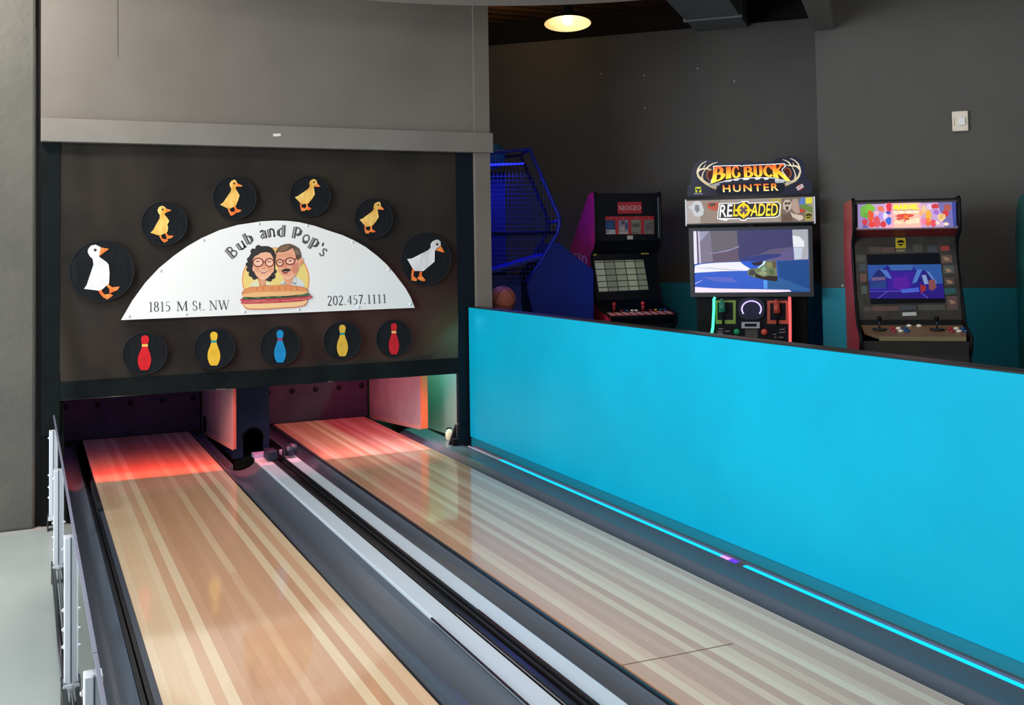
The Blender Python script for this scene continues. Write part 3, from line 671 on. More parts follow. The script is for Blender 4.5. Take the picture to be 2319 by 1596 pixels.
PINP = [(0, .44), (.13, .65), (.185, .95), (.175, 1.5), (.15, 2.2), (.155, 2.7), (.24, 3.9), (.34, 5.4), (.385, 6.9), (.36, 8.2), (.27, 9.4), (.17, 10)]
def pin(cpx, top, bot, px, py0, py1, half, rgb, band, label, tilt=0):
    z = zm(200, 700, .3881)
    t, c, r = disc(cpx, top, bot, label, 'pin patch', 'bowling pin patches on the banner', 'bowling_pin_patch')
    h = py1-py0
    pr = [(0, 0), (.09, .012), (.155, .05), (.18, .10), (.17, .17), (.13, .25), (.125, .32), (.19, .44), (.27, .56), (.305, .68), (.295, .80), (.24, .91), (.17, .985), (.14, 1)]
    s = half/.305
    L_ = [(px-a*s+tilt*(b_-.5), py0+b_*h) for a, b_ in pr[1:]]; R_ = [(px+a*s+tilt*(b_-.5), py0+b_*h) for a, b_ in pr[1:]]
    t = slabpx(z([(px-tilt*.5, py0)]+R_+L_[::-1]), mottled('pin_fabric', tuple(int(v*.9) for v in rgb), rgb, 12, .75, bump=.15), .0035, 'pin_shape', t)
    y1, y2 = py0+.255*h, py0+.325*h; w = .135*s; tt = tilt*(-.22)
    slabpx(z([(px-w+tt, y1), (px+w+tt, y1), (px+w+tt, y2), (px-w+tt, y2)]), mat(band, .7), .0042, 'neck_band', t)
pin((328.9, 800.1), 752.4, 847.5, 329, 152, 356, 39, (214, 14, 32), (246, 190, 90), 'red bowling pin on the round patch at the left end of the row', -6)
pin((486, 789.3), 743.9, 834.7, 733, 131, 329, 37, (240, 192, 52), (30, 140, 150), 'yellow bowling pin on the patch beside the left red pin')
pin((635, 783.4), 738.8, 828.1, 1119, 121, 311, 34, (0, 140, 204), (150, 40, 80), 'blue bowling pin on the middle round patch')
pin((775.6, 771), 727.2, 814.5, 1483, 90, 275, 32, (226, 184, 62), (40, 140, 130), 'yellow bowling pin on the patch beside the right red pin')
pin((892.4, 766), 724, 807.9, 1784, 81, 264, 30, (200, 16, 36), (240, 190, 110), 'red bowling pin on the round patch at the right end of the row')

# ------------------------------------------------------------------ the half-round white sign
SY = 7.902
sign = thing('shop_sign', (1.7, SY, 1.2), 'white half round sign with two cartoon faces above a sandwich', 'sign')
outl = [(274, 724.7), (300, 680), (329.2, 639.8), (360, 607), (395.2, 577.9), (425, 557), (457, 538.8), (497, 521), (538, 509.2), (592, 501), (625, 499.2), (652, 500), (677.8, 503), (712, 511), (747.4, 523), (775, 532), (800.8, 543.6), (828, 559), (854.3, 579.2), (876, 599), (894.4, 620.6), (918.5, 652.7), (930, 673), (939.3, 696.8)]
b = MB(); b.slab([onY(x, y, SY-.004) for x, y in outl], (0, .006, 0), mat((232, 234, 234), .35), world=True); b.build('sign_board', sign)
for k, (x, y) in enumerate([(585.8, 507), (695.4, 511), (552.7, 706), (676, 701), (460.4, 543.7), (363, 613), (292, 716), (420.8, 711.5), (798, 548), (880, 611), (929, 689), (811.5, 695)]):
    c = onY(x, y, SY-.004); b = MB(); b.lathe([(.010, 0), (.010, .003), (.006, .007)], c, M_alu, 12, ((1, 0, 0), (0, 0, 1), (0, -1, 0))); b.build('screw', sign)
A = Art((0, SY-.0042, 0), (0, -1, 0), .0004)
ink = mat((62, 64, 68), .6); blk = mat((24, 24, 26), .6); gry = mat((150, 150, 152), .6)
for wd, q in (('1815', [(335.5, 683.5), (386, 682.3), (386.3, 704.2), (336, 706.3)]), ('M', [(398.5, 682.6), (426, 681.8), (426.4, 703.4), (399, 704.4)]), ('St.', [(435.5, 681), (464, 680.2), (464.4, 702.6), (436, 703.4)]), ('NW', [(473, 680.5), (520, 679.2), (520.5, 701), (473.5, 702.4)])):
    A = Art((0, SY-.0042, 0), (0, -1, 0), .0004); A.serif(wd, q, ink, 1, .115, .045, .055); A.build('address_lettering', sign)
A = Art((0, SY-.0042, 0), (0, -1, 0), .0004)
A.serif('202.457.1111', [(741, 670), (875, 665.5), (876, 685.5), (741.5, 692)], ink, 1, .12, .05, .07)
A.build('phone_lettering', sign)
# curved name lettering: outlined stems with a grey core
A = Art((0, SY-.0042, 0), (0, -1, 0), .0004)
z7 = zm(490, 500, .13787)
LT = {'B': ([[(10, 0), (10, 186)]], [[(10, 180), (60, 180), (92, 160), (90, 120), (60, 100), (20, 98)], [(40, 98), (90, 92), (115, 60), (105, 20), (70, 4), (10, 4)]]),
      'u': ([[(12, 128), (12, 18)]], [[(12, 20), (40, 3), (80, 8), (98, 40)], [(100, 128), (100, 0)], [(100, 4), (118, 4)]]),
      'b': ([[(12, 190), (12, 4)]], [[(12, 110), (50, 128), (88, 110), (98, 62), (85, 20), (50, 2), (12, 8)]]),
      'a': ([[(86, 120), (86, 4)]], [[(20, 108), (50, 132), (86, 116)], [(86, 70), (40, 62), (16, 34), (40, 4), (86, 20)], [(86, 4), (110, 4)]]),
      'n': ([[(12, 128), (12, 2)]], [[(12, 100), (48, 130), (86, 112), (92, 80)], [(92, 90), (92, 2)], [(-6, 4), (28, 4)], [(76, 4), (110, 4)]]),
      'd': ([[(98, 190), (98, 4)]], [[(98, 112), (55, 132), (18, 104), (12, 60), (28, 16), (60, 0), (98, 14)]]),
      'P': ([[(12, 186), (12, 2)]], [[(12, 182), (70, 180), (112, 150), (108, 92), (70, 62), (40, 66)]]),
      'o': ([], [[(60, 132), (18, 104), (12, 62), (26, 16), (62, 0), (100, 22), (110, 66), (96, 112), (60, 132)]]),
      'p': ([[(12, 132), (12, -60)]], [[(12, 112), (55, 132), (96, 104), (102, 60), (84, 16), (50, 2), (12, 18)]]),
      "'": ([], [[(12, 182), (34, 130)]]),
      's': ([], [[(88, 116), (54, 132), (20, 108), (34, 78), (72, 56), (88, 28), (58, 0), (16, 14)]])}
def letter(ch, org, ang, sc=1.0):
    a = math.radians(ang); ux, uy = math.cos(a), -math.sin(a); vx, vy = -math.sin(a), -math.cos(a)
    T = lambda p: (org[0]+sc*(p[0]*ux+p[1]*vx), org[1]+sc*(p[0]*uy+p[1]*vy))
    stems, thin = LT[ch]
    for q in thin: A.line(z7([T(p) for p in q]), 3.7, blk, 1)
    for q in thin:
        if ch in 'os' or len(q) > 4: A.line(z7([T((p[0]-4, p[1]-2)) for p in q]), 1.1, gry, 3)
    if ch in "opdbP":
        q = thin[0]; m_ = q[len(q)//2-1:len(q)//2+2]; A.line(z7([T(p) for p in m_]), 6.4, blk, 2)
    for q in stems:
        A.line(z7([T(p) for p in q]), 8.2, blk, 2); (x0, y0), (x1, y1) = q
        A.line(z7([T((x0-5, y0-6)), T((x1-5, y1+6))]), 4.4, gry, 3)
for ch, org, ang in (('B', (272, 618), 42), ('u', (398, 490), 34), ('b', (520, 392), 27), ('a', (722, 300), 13), ('n', (862, 266), 7), ('d', (1000, 256), -3), ('P', (1252, 282), -11), ('o', (1392, 332), -22), ('p', (1538, 392), -29), ("'", (1640, 500), -36), ('s', (1672, 530), -42)):
    if ch in 'aP': A.build('name_lettering', sign); A = Art((0, SY-.0042, 0), (0, -1, 0), .0004)
    letter(ch, org, ang)
A.build('name_lettering', sign)
# cartoon couple and the sandwich
z = zm(540, 540, .11278); A = Art((0, SY-.0042, 0), (0, -1, 0), .0003)
c_ = lambda *rgb: mat(rgb, .6)
def P(pts, m, l): A.poly(z(pts), m, l)
def Ln(pts, w, m, l): A.line(z(pts), w*.11278, m, l)
def El(c, rx, ry, m, l): A.ell(z([c])[0], rx*.11278, ry*.11278, m, l)
skin, skin2, skind, hairb, brown = c_(236, 178, 146), c_(226, 160, 126), c_(196, 112, 86), c_(42, 36, 38), c_(98, 72, 54)
cir = lambda rx, ry: [(750+rx*math.cos(math.radians(a)), 830+ry*math.sin(math.radians(a))) for a in range(160, 381, 6)]
P(cir(678, 650), c_(216, 132, 70), 1); P(cir(662, 634), c_(244, 196, 120), 2); P(cir(640, 615), c_(232, 208, 124), 3)
P([(210, 970), (260, 890), (370, 825), (430, 945), (550, 945), (555, 860), (630, 890), (665, 940), (665, 980)], c_(222, 220, 186), 4)
P([(540, 150), (430, 155), (330, 205), (260, 280), (195, 390), (190, 450), (170, 510), (185, 620), (215, 690), (270, 750), (340, 805), (420, 810), (560, 845), (610, 860), (690, 800), (730, 720), (740, 560), (750, 400), (745, 330), (720, 240), (660, 180), (600, 155)], hairb, 5)
for x, y, r_ in ((215, 420, 46), (190, 520, 46), (205, 620, 50), (255, 720, 52), (320, 780, 48), (690, 760, 54), (630, 815, 50), (725, 660, 44), (300, 260, 60), (400, 190, 60)): El((x, y), r_, r_, hairb, 5.5)
P([(385, 770), (548, 790), (540, 900), (560, 960), (430, 960), (415, 880)], skind, 6); P([(420, 820), (540, 820), (520, 960), (450, 960)], skin2, 7)
P([(500, 235), (410, 280), (310, 380), (285, 430), (290, 560), (275, 610), (290, 650), (310, 660), (350, 740), (420, 810), (500, 825), (570, 805), (640, 740), (680, 680), (705, 670), (710, 600), (715, 480), (690, 370), (640, 270), (560, 260)], skin, 8)
P([(310, 560), (420, 590), (400, 690), (330, 650)], skin2, 9); P([(570, 580), (690, 560), (670, 660), (590, 680)], skin2, 9)
P([(430, 760), (500, 790), (580, 760), (560, 800), (500, 825), (430, 810)], c_(242, 196, 166), 9)
P([(500, 250), (430, 260), (330, 350), (390, 330), (440, 290), (560, 270), (640, 290), (690, 380), (700, 300), (620, 220)], hairb, 9)
El((505, 248), 60, 24, hairb, 9.5)
for cx, cy, rx, ry in ((392, 478, 100, 84), (622, 482, 84, 80)):
    El((cx, cy), rx, ry, c_(242, 196, 168), 10)
    Ln([(cx+rx*math.cos(math.radians(a)), cy+ry*math.sin(math.radians(a))) for a in range(0, 361, 15)], 25, c_(142, 62, 48), 12)
    P([(cx-52, cy-18), (cx-10, cy-32), (cx+45, cy-18), (cx+10, cy-8), (cx-30, cy-6)], c_(120, 70, 52), 11)
Ln([(490, 480), (515, 462), (540, 480)], 16, c_(116, 40, 34), 12); Ln([(285, 455), (300, 440)], 15, c_(142, 62, 48), 12)
P([(500, 500), (530, 500), (548, 590), (500, 612), (460, 590)], skin2, 10); Ln([(462, 595), (500, 612), (548, 592)], 10, skind, 11)
P([(412, 648), (490, 660), (576, 650), (540, 695), (470, 700)], c_(158, 66, 60), 10); P([(430, 655), (490, 665), (562, 656), (530, 676), (470, 678)], c_(244, 236, 226), 11)
Ln([(330, 640), (380, 600), (430, 590)], 7, skind, 10); Ln([(660, 640), (610, 600), (575, 590)], 7, skind, 10)
# the man
P([(820, 960), (830, 915), (900, 835), (960, 900), (1040, 920), (1130, 745), (1180, 780), (1250, 820), (1310, 890), (1330, 980), (820, 975)], c_(208, 216, 216), 4)
P([(890, 780), (1110, 770), (1090, 850), (1040, 940), (965, 930)], skin2, 5)
P([(1060, 870), (1150, 900), (1165, 925), (1080, 890)], c_(70, 70, 78), 6); P([(900, 910), (930, 880), (955, 910), (930, 905)], c_(70, 70, 78), 6); Ln([(1135, 750), (1160, 830), (1160, 905)], 6, c_(120, 126, 132), 6)
P([(740, 330), (755, 240), (830, 150), (940, 110), (1030, 105), (1140, 150), (1215, 200), (1250, 300), (1262, 380), (1215, 440), (1150, 440), (760, 420)], c_(88, 66, 50), 13)
P([(780, 250), (860, 160), (980, 120), (1040, 150), (960, 230), (880, 255)], c_(126, 98, 74), 14); P([(1120, 200), (1200, 230), (1235, 320), (1170, 330)], c_(120, 108, 94), 14)
P([(760, 300), (800, 268), (890, 275), (1000, 240), (1080, 190), (1130, 270), (1155, 390), (1190, 445), (1250, 385), (1300, 400), (1300, 460), (1265, 530), (1210, 560), (1195, 650), (1140, 740), (1080, 800), (1000, 830), (930, 815), (880, 760), (800, 660), (790, 570), (760, 540), (755, 400)], c_(228, 164, 132), 15)
P([(1080, 520), (1200, 480), (1190, 650), (1120, 720), (1060, 640)], c_(208, 132, 106), 16); P([(880, 740), (1000, 770), (1110, 720), (1070, 800), (1000, 830), (930, 815)], c_(236, 182, 154), 16)
Ln([(790, 340), (900, 325), (1060, 300)], 7, skind, 16); Ln([(800, 375), (920, 360), (1080, 340)], 5, skind, 16); Ln([(1240, 440), (1270, 430), (1270, 480), (1230, 530)], 9, skind, 16)
for cx, cy, rx, ry in ((828, 488, 66, 70), (1036, 455, 92, 68)):
    El((cx, cy), rx, ry, c_(236, 184, 158), 16)
    Ln([(cx+rx*math.cos(math.radians(a)), cy+ry*math.sin(math.radians(a))) for a in range(0, 361, 15)], 22, c_(118, 40, 36), 18)
    P([(cx-35, cy-12), (cx, cy-25), (cx+38, cy-10), (cx, cy+4)], c_(92, 56, 44), 17)
Ln([(892, 450), (920, 435), (945, 440)], 15, c_(118, 40, 36), 18); Ln([(1126, 425), (1170, 385)], 20, c_(90, 30, 30), 18)
P([(900, 480), (945, 480), (985, 560), (950, 592), (890, 580)], c_(216, 140, 112), 17)
P([(860, 640), (925, 605), (1010, 603), (1058, 635), (1000, 662), (930, 655), (872, 672)], c_(40, 34, 34), 18); P([(880, 672), (1000, 664), (965, 712), (900, 704)], c_(148, 66, 58), 17)
# sandwich
top = [(62, 1110), (75, 1065), (140, 1010), (260, 965), (360, 972), (480, 945), (620, 940), (700, 946), (780, 938), (850, 920), (930, 928), (1030, 930), (1150, 950), (1280, 970), (1390, 1020), (1392, 1090), (1280, 1135), (1000, 1152), (700, 1165), (300, 1185), (95, 1175)]
P(top, c_(176, 84, 52), 20); P([(p[0]*.985+11, p[1]*.985+16) for p in top], c_(204, 112, 66), 21); P([(p[0]*.97+22, p[1]*.93+75) for p in top], c_(222, 144, 88), 21.5)
P([(75, 1120), (300, 1080), (900, 1060), (1385, 1060), (1385, 1092), (1280, 1132), (1000, 1150), (700, 1162), (300, 1182), (95, 1172)], c_(232, 182, 124), 22)
for x in (350, 480, 660, 800, 930, 1040, 1160): P([(x, 975), (x+22, 968), (x+14, 1050), (x+4, 1050)], c_(206, 104, 60), 23)
P([(80, 1300), (300, 1288), (900, 1270), (1385, 1225), (1382, 1280), (1330, 1350), (1150, 1388), (900, 1400), (600, 1422), (330, 1428), (160, 1420), (90, 1350)], c_(206, 118, 76), 20)
P([(95, 1300), (300, 1288), (900, 1270), (1370, 1235), (1365, 1280), (1310, 1335), (1150, 1368), (900, 1382), (600, 1402), (330, 1408), (170, 1400), (105, 1345)], c_(240, 198, 144), 21)
P([(20, 1225), (80, 1205), (300, 1222), (900, 1190), (1380, 1150), (1470, 1140), (1480, 1190), (1400, 1222), (1250, 1262), (900, 1285), (500, 1302), (150, 1312), (35, 1300), (60, 1265)], c_(186, 66, 74), 24)
for x0, y0, x1, y1 in ((90, 1270, 420, 1262), (460, 1270, 800, 1240), (860, 1250, 1200, 1215), (1150, 1230, 1460, 1180), (240, 1240, 560, 1232)): Ln([(x0, y0), ((x0+x1)/2, (y0+y1)/2+12), (x1, y1)], 12, c_(226, 130, 128), 25)
P([(85, 1180), (150, 1170), (300, 1178), (700, 1158), (1000, 1148), (1280, 1120), (1390, 1090), (1440, 1122), (1380, 1160), (1100, 1180), (800, 1200), (500, 1212), (300, 1225), (130, 1222), (60, 1212)], c_(52, 70, 44), 26)
for x0, y0, x1, y1 in ((110, 1195, 180, 1205), (330, 1195, 430, 1195), (560, 1185, 640, 1185), (760, 1172, 860, 1170), (1180, 1150, 1340, 1120), (1330, 1130, 1410, 1122)): Ln([(x0, y0), (x1, y1)], 20, c_(92, 126, 92), 27)
A.build('cartoon_logo', sign)

# ================================================================== arcade games
class Cab:
    """local frame of a cabinet: u right, w towards the player, z up"""
    def __init__(s, px, py, opt, az):
        s.P = CPOS+ray(px, py)*opt; s.P.z = 0; a = math.radians(az)
        s.u = Vector((math.cos(a), -math.sin(a), 0)); s.n = Vector((-math.sin(a), -math.cos(a), 0))
    def __call__(s, u, w, z): return s.P+s.u*u+s.n*w+Vector((0, 0, z))
    def mb(s): return MB(s)
    def vert(s, w): return s(0, w, 0), s.n                       # upright plane at depth w
    def tilt(s, w0, z0, w1, z1):                                  # plane through (w0,z0) low and (w1,z1) high
        d = (s.n*(w1-w0)+Vector((0, 0, z1-z0))); nn = s.u.cross(d)
        if nn.dot(s.n)+nn.z*.5 < 0: nn = -nn
        return s(0, w0, z0), nn.normalized()
    def side(s, prof, u0, u1, m):
        b = s.mb(); b.slab([(u0, w, z) for w, z in prof], (u1-u0, 0, 0), m); return b
    def strip(s, prof, u0, u1, m, d=.012):
        """thin boards following a profile between two depths"""
        b = s.mb(); n = len(prof)
        vs = [(u0, w, z) for w, z in prof]+[(u1, w, z) for w, z in prof]
        b.add(vs, [(i, i+1, n+i+1, n+i) for i in range(n-1)], m); return b
E_ = lambda rgb, e=1.0: mat(rgb, .5, emit=e*.66, spec=.25)
M_edge = mat((8, 10, 14), .5, spec=.18)

# ---------------------------------------------------------------- hunting game
C = Cab(1700, 600, 9.0, 38)
t = thing('arcade_cabinet', C(0, -.2, FZ), 'tall hunting arcade game with antler topper and wide lit screen', 'arcade game')
b = C.mb(); b.box((-.47, -.60, FZ), (.47, -.10, 1.98), M_edge); b.build('cabinet_body', t, .01)
b = C.mb(); b.box((-.538, -.26, 1.762), (.538, -.002, 1.985), mat((30, 31, 34), .4)); b.box((-.545, -.26, 1.755), (-.534, .006, 1.985), M_alu); b.box((.534, -.26, 1.755), (.545, .006, 1.985), M_alu); b.build('marquee_box', t)
Pm, nm = C.vert(0)
z = zm(1550, 345, .12937)
A = Art(Pm, nm, .0008)
P = lambda pts, m, l: A.poly(z(pts), m, l)
P([(25, 850), (2260, 775), (2280, 1205), (40, 1250)], E_((170, 156, 148), .75), 1)
P([(25, 850), (420, 838), (420, 1235), (40, 1250)], E_((188, 176, 172), .8), 2); P([(280, 845), (620, 835), (600, 1240), (280, 1243)], E_((166, 148, 134), .7), 3)
P([(60, 960), (120, 930), (180, 860), (240, 850), (300, 880), (340, 1000), (330, 1090), (250, 1130), (170, 1110), (130, 1010)], E_((206, 210, 214), .85), 4)
P([(190, 920), (250, 920), (270, 1010), (220, 1060), (180, 1000)], E_((150, 150, 156), .6), 5)
P([(390, 900), (440, 880), (590, 880), (600, 1000), (520, 1030), (410, 980)], E_((190, 96, 76), .8), 4); P([(430, 900), (540, 880), (540, 940), (440, 950)], E_((120, 96, 90), .5), 5)
A.ell(z([(440, 958)])[0], 1.6, 1.6, E_((255, 60, 40), 1.2), 6); A.ell(z([(515, 955)])[0], 1.6, 1.6, E_((255, 60, 40), 1.2), 6)
P([(1480, 870), (1520, 810), (1690, 805), (1700, 900), (1690, 1100), (1640, 1130), (1500, 940)], E_((186, 170, 90), .8), 2)
P([(1700, 800), (2120, 785), (2120, 1200), (1690, 1215)], E_((140, 122, 112), .6), 3)
P([(1720, 900), (1760, 830), (1840, 830), (1880, 890), (1870, 990), (1800, 1040), (1730, 990)], E_((206, 190, 172), .8), 4)
A.ell(z([(1780, 895)])[0], 3.2, 3, E_((92, 74, 66), .4), 5); A.ell(z([(1832, 890)])[0], 2.8, 3, E_((92, 74, 66), .4), 5); P([(1765, 950), (1825, 945), (1815, 1010), (1785, 1015)], E_((92, 70, 62), .4), 5)
P([(1870, 900), (1900, 810), (1980, 815), (2030, 1050), (1960, 1080), (1890, 1010)], E_((190, 160, 146), .8), 4)
P([(1850, 1040), (1920, 1080), (2060, 1100), (2090, 1150), (2020, 1200), (1890, 1130)], E_((214, 196, 180), .85), 5); P([(1700, 1090), (1860, 1060), (1900, 1205), (1700, 1213)], E_((122, 98, 86), .6), 4)
P([(2020, 800), (2120, 790), (2120, 900), (2000, 940)], E_((96, 130, 196), .8), 4); P([(2000, 920), (2120, 900), (2240, 960), (2240, 1060), (2080, 1000)], E_((110, 140, 70), .8), 4); P([(2010, 1000), (2080, 990), (2120, 1020), (2030, 1060)], E_((200, 70, 50), .8), 5)
P([(2120, 795), (2235, 790), (2235, 890), (2120, 897)], E_((222, 214, 60), .9), 6); P([(2105, 1060), (2225, 1055), (2230, 1190), (2110, 1197)], E_((176, 166, 70), .7), 6)
P([(2118, 1090), (2170, 1065), (2232, 1088), (2232, 1110), (2118, 1112)], E_((78, 66, 36), .3), 7); P([(2118, 1130), (2232, 1125), (2180, 1150), (2150, 1152)], E_((78, 66, 36), .3), 7)
# RELOADED plate
wht, dk, yel = E_((250, 250, 252), 1.0), E_((66, 62, 70), .4), E_((250, 214, 40), 1.0)
P([(572, 1165), (605, 890), (935, 882), (985, 870), (1005, 852), (1115, 850), (1130, 880), (1180, 882), (1640, 862), (1688, 920), (1668, 1100), (1610, 1142), (1100, 1160), (1075, 1192), (985, 1196), (965, 1165), (760, 1172), (740, 1200), (690, 1190)], wht, 8)
P([(590, 1148), (620, 904), (940, 898), (1010, 872), (1100, 868), (1120, 898), (1636, 878), (1670, 926), (1652, 1094), (1600, 1126), (1090, 1144), (1065, 1172), (1000, 1176), (975, 1150)], dk, 9)
A.text('RE', z([(630, 915), (845, 908), (838, 1125), (608, 1135)]), wht, 10, .014)
A.text('L', z([(868, 908), (940, 906), (938, 1118), (850, 1122)]), yel, 10, .014)
A.text('ADED', z([(1180, 898), (1642, 888), (1632, 1108), (1152, 1118)]), ramp_z('reloaded_yellow', [(1.80, (255, 226, 30)), (1.95, (250, 176, 60))], .66), 10, .014)
ring = [(1035+92*math.cos(2*PI*k/32), 1012+100*math.sin(2*PI*k/32)) for k in range(33)]
A.line(z(ring), 42*.12937, yel, 11)
for dx, dy, w_, h_ in ((0, -108, 22, 34), (0, 108, 22, 34), (-112, 0, 34, 20), (112, 0, 34, 20)): P([(1035+dx-w_, 1012+dy-h_), (1035+dx+w_, 1012+dy-h_), (1035+dx+w_, 1012+dy+h_), (1035+dx-w_, 1012+dy+h_)], yel, 12)
A.ell(z([(1035, 1012)])[0], 8.5, 9.5, E_((116, 88, 116), .6), 10); P([(1020, 920), (1050, 920), (1050, 975), (1020, 975)], yel, 13); P([(1020, 1050), (1050, 1050), (1050, 1105), (1020, 1105)], yel, 13); P([(945, 1000), (1000, 1000), (1000, 1024), (945, 1024)], yel, 13); P([(1070, 1000), (1125, 1000), (1125, 1024), (1070, 1024)], yel, 13)
A.build('marquee_art', t)
# topper
Pt, nt = C.vert(-.03)
outline = [(55, 775), (50, 610), (75, 570), (122, 535), (110, 430), (130, 300), (165, 230), (200, 190), (250, 150), (300, 125), (380, 122), (420, 140), (540, 130), (600, 145), (640, 178), (690, 187), (1010, 172), (1035, 150), (1090, 142), (1160, 148), (1200, 172), (1540, 163), (1580, 120), (1640, 92), (1780, 85), (1810, 62), (1870, 58), (1960, 70), (2010, 100), (2060, 150), (2100, 215), (2120, 290), (2128, 430), (2170, 500), (2210, 545), (2225, 600), (2225, 722)]
M_topnavy = mottled('topper_navy', (14, 18, 44), (24, 30, 62), 3, .3)
b = MB(); b.slab([on_plane(x, y, Pt, nt) for x, y in z(outline)], -nt*.035, M_topnavy, world=True); b.build('topper_board', t)
A = Art(Pt, nt, .0008)
cream = ramp_z('antler_cream', [(2.06, (150, 122, 84)), (2.14, (214, 196, 156)), (2.32, (238, 226, 196))], .28)
def horn(pts, w0, w1):
    n = len(pts); A.polys(ribbon(z(pts), [(w0+(w1-w0)*i/(n-1))*.12937 for i in range(n)]), cream, 3)
El = lambda c, rx, ry, m, l: A.ell(z([c])[0], rx*.12937, ry*.12937, m, l)
El((455, 395), 72, 98, E_((206, 120, 70), .35), 1); El((462, 400), 55, 80, E_((96, 30, 26), .3), 2); El((1800, 365), 76, 100, E_((206, 120, 70), .35), 1); El((1792, 365), 58, 84, E_((96, 30, 26), .3), 2)
horn([(560, 625), (470, 590), (380, 540), (300, 480), (245, 420), (225, 350), (240, 285), (270, 240), (310, 195), (385, 155)], 60, 10)
horn([(225, 340), (270, 300), (340, 285), (470, 300)], 46, 14); horn([(330, 300), (345, 250), (372, 212)], 22, 6); horn([(385, 280), (440, 230), (500, 195), (580, 172)], 30, 8); horn([(330, 510), (305, 430), (330, 350), (400, 250)], 34, 8)
horn([(1760, 570), (1850, 530), (1940, 490), (2000, 420), (2028, 340), (2018, 270), (1990, 200), (1930, 140), (1850, 105)], 56, 10)
horn([(2020, 290), (1960, 240), (1880, 235), (1770, 220)], 42, 12); horn([(1920, 235), (1905, 205), (1900, 172)], 20, 6); horn([(1870, 235), (1830, 180), (1790, 150), (1720, 125)], 28, 8); horn([(1930, 470), (1945, 400), (1920, 320), (1880, 250)], 32, 8)
silver = ramp_z('title_silver', [(2.10, (120, 124, 132)), (2.17, (236, 238, 242))], .4)
A.poly(z([(500, 236), (700, 228), (975, 222), (1000, 236), (1040, 222), (1380, 208), (1755, 190), (1775, 245), (1715, 300), (1720, 330), (1890, 550), (1790, 520), (1560, 455), (1300, 450), (1000, 462), (760, 500), (600, 545), (435, 592), (470, 480), (515, 380)]), silver, 4)
A.poly(z([(512, 250), (700, 242), (968, 236), (1000, 250), (1045, 236), (1380, 222), (1742, 205), (1756, 240), (1700, 296), (1706, 336), (1855, 525), (1790, 500), (1560, 438), (1300, 434), (1000, 446), (755, 482), (600, 525), (458, 570), (488, 484), (530, 384)]), E_((70, 34, 24), .25), 5)
for x0, x1, y0, y1 in ((700, 830, 492, 520), (860, 960, 465, 500), (1020, 1140, 455, 488), (1230, 1330, 450, 482), (1390, 1480, 452, 485), (1580, 1760, 470, 540), (480, 620, 560, 590)): A.poly(z([(x0, y0), (x1, y0-6), (x1-14, y1-8), (x0+12, y1)]), silver, 5)
fire = ramp_z('title_fire', [(2.09, (252, 232, 90)), (2.17, (252, 196, 44)), (2.24, (240, 110, 24)), (2.28, (224, 66, 24))], .62)
for ch, q in (('B', [(520, 262), (700, 256), (725, 440), (470, 545)]), ('I', [(728, 258), (812, 254), (822, 446), (724, 462)]), ('G', [(822, 250), (970, 244), (984, 436), (828, 448)]), ('B', [(1036, 254), (1196, 246), (1210, 424), (1044, 434)]), ('U', [(1204, 244), (1362, 238), (1372, 420), (1214, 424)]), ('C', [(1372, 236), (1530, 230), (1552, 424), (1384, 420)]), ('K', [(1528, 222), (1752, 208), (1850, 505), (1556, 424)])):
    xs = [p for g in glyph_quads(ch, .27, .11) for p in g]; xm = max(p[0] for p in xs); xn = min(p[0] for p in xs)
    A.quadmap([[((p[0]-xn)/(xm-xn), p[1]) for p in g] for g in glyph_quads(ch, .27, .11)], z(q), fire, 7)
A.poly(z([(560, 640), (640, 560), (1680, 520), (1760, 590), (1740, 680), (1690, 715), (600, 740), (560, 700)]), E_((24, 32, 58), .2), 3)
A.text('HUNTER', z([(668, 574), (1640, 540), (1648, 670), (676, 698)]), ramp_z('hunter_orange', [(2.03, (255, 238, 170)), (2.075, (250, 160, 50)), (2.10, (222, 92, 30))], .62), 6, .02, spacing=1.25)
A.poly(z([(190, 606), (290, 602), (294, 698), (194, 704)]), E_((226, 226, 70), .7), 4)
A.poly(z([(205, 620), (225, 640), (262, 640), (280, 618), (284, 650), (256, 666), (258, 702), (226, 704), (228, 668), (204, 652)]), E_((20, 22, 30), 0), 5)
for k in range(7): A.poly(z([(168+22*k, 716), (184+22*k, 715), (184+22*k, 730), (168+22*k, 731)]), E_((220, 220, 220), .5), 4)
A.ell(z([(2022, 610)])[0], 66*.12937, 62*.12937, E_((150, 40, 50), .4), 4)
A.poly(z([(1952, 612), (2062, 548), (2092, 604), (1986, 668)]), E_((232, 228, 230), .7), 5); A.text('RAW', z([(1972, 612), (2058, 564), (2074, 600), (1990, 646)]), E_((150, 50, 60), .3), 6, .02)
A.build('topper_art', t)
# monitor
b = C.mb()
for a, c in (((-.516, -.09, 1.135), (.516, 0, 1.172)), ((-.516, -.09, 1.712), (.516, 0, 1.738)), ((-.516, -.09, 1.172), (-.482, 0, 1.712)), ((.482, -.09, 1.172), (.516, 0, 1.712))): b.box(a, c, mat((46, 50, 56), .45))
b.build('monitor_frame', t, .004)
b = C.mb(); b.box((-.486, -.085, 1.165), (.486, -.012, 1.718), M_edge); b.box((-.03, -.02, 1.739), (.03, -.002, 1.752), M_edge); b.build('monitor_body', t)
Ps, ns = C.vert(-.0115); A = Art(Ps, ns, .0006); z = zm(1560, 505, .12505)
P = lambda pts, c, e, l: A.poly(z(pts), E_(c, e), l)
P([(80, 145), (2155, 110), (2200, 1245), (110, 1265)], (52, 84, 176), 1.0, 1)
P([(80, 145), (1865, 120), (1905, 675), (900, 695), (230, 725), (95, 740)], (92, 86, 116), 1.0, 2)
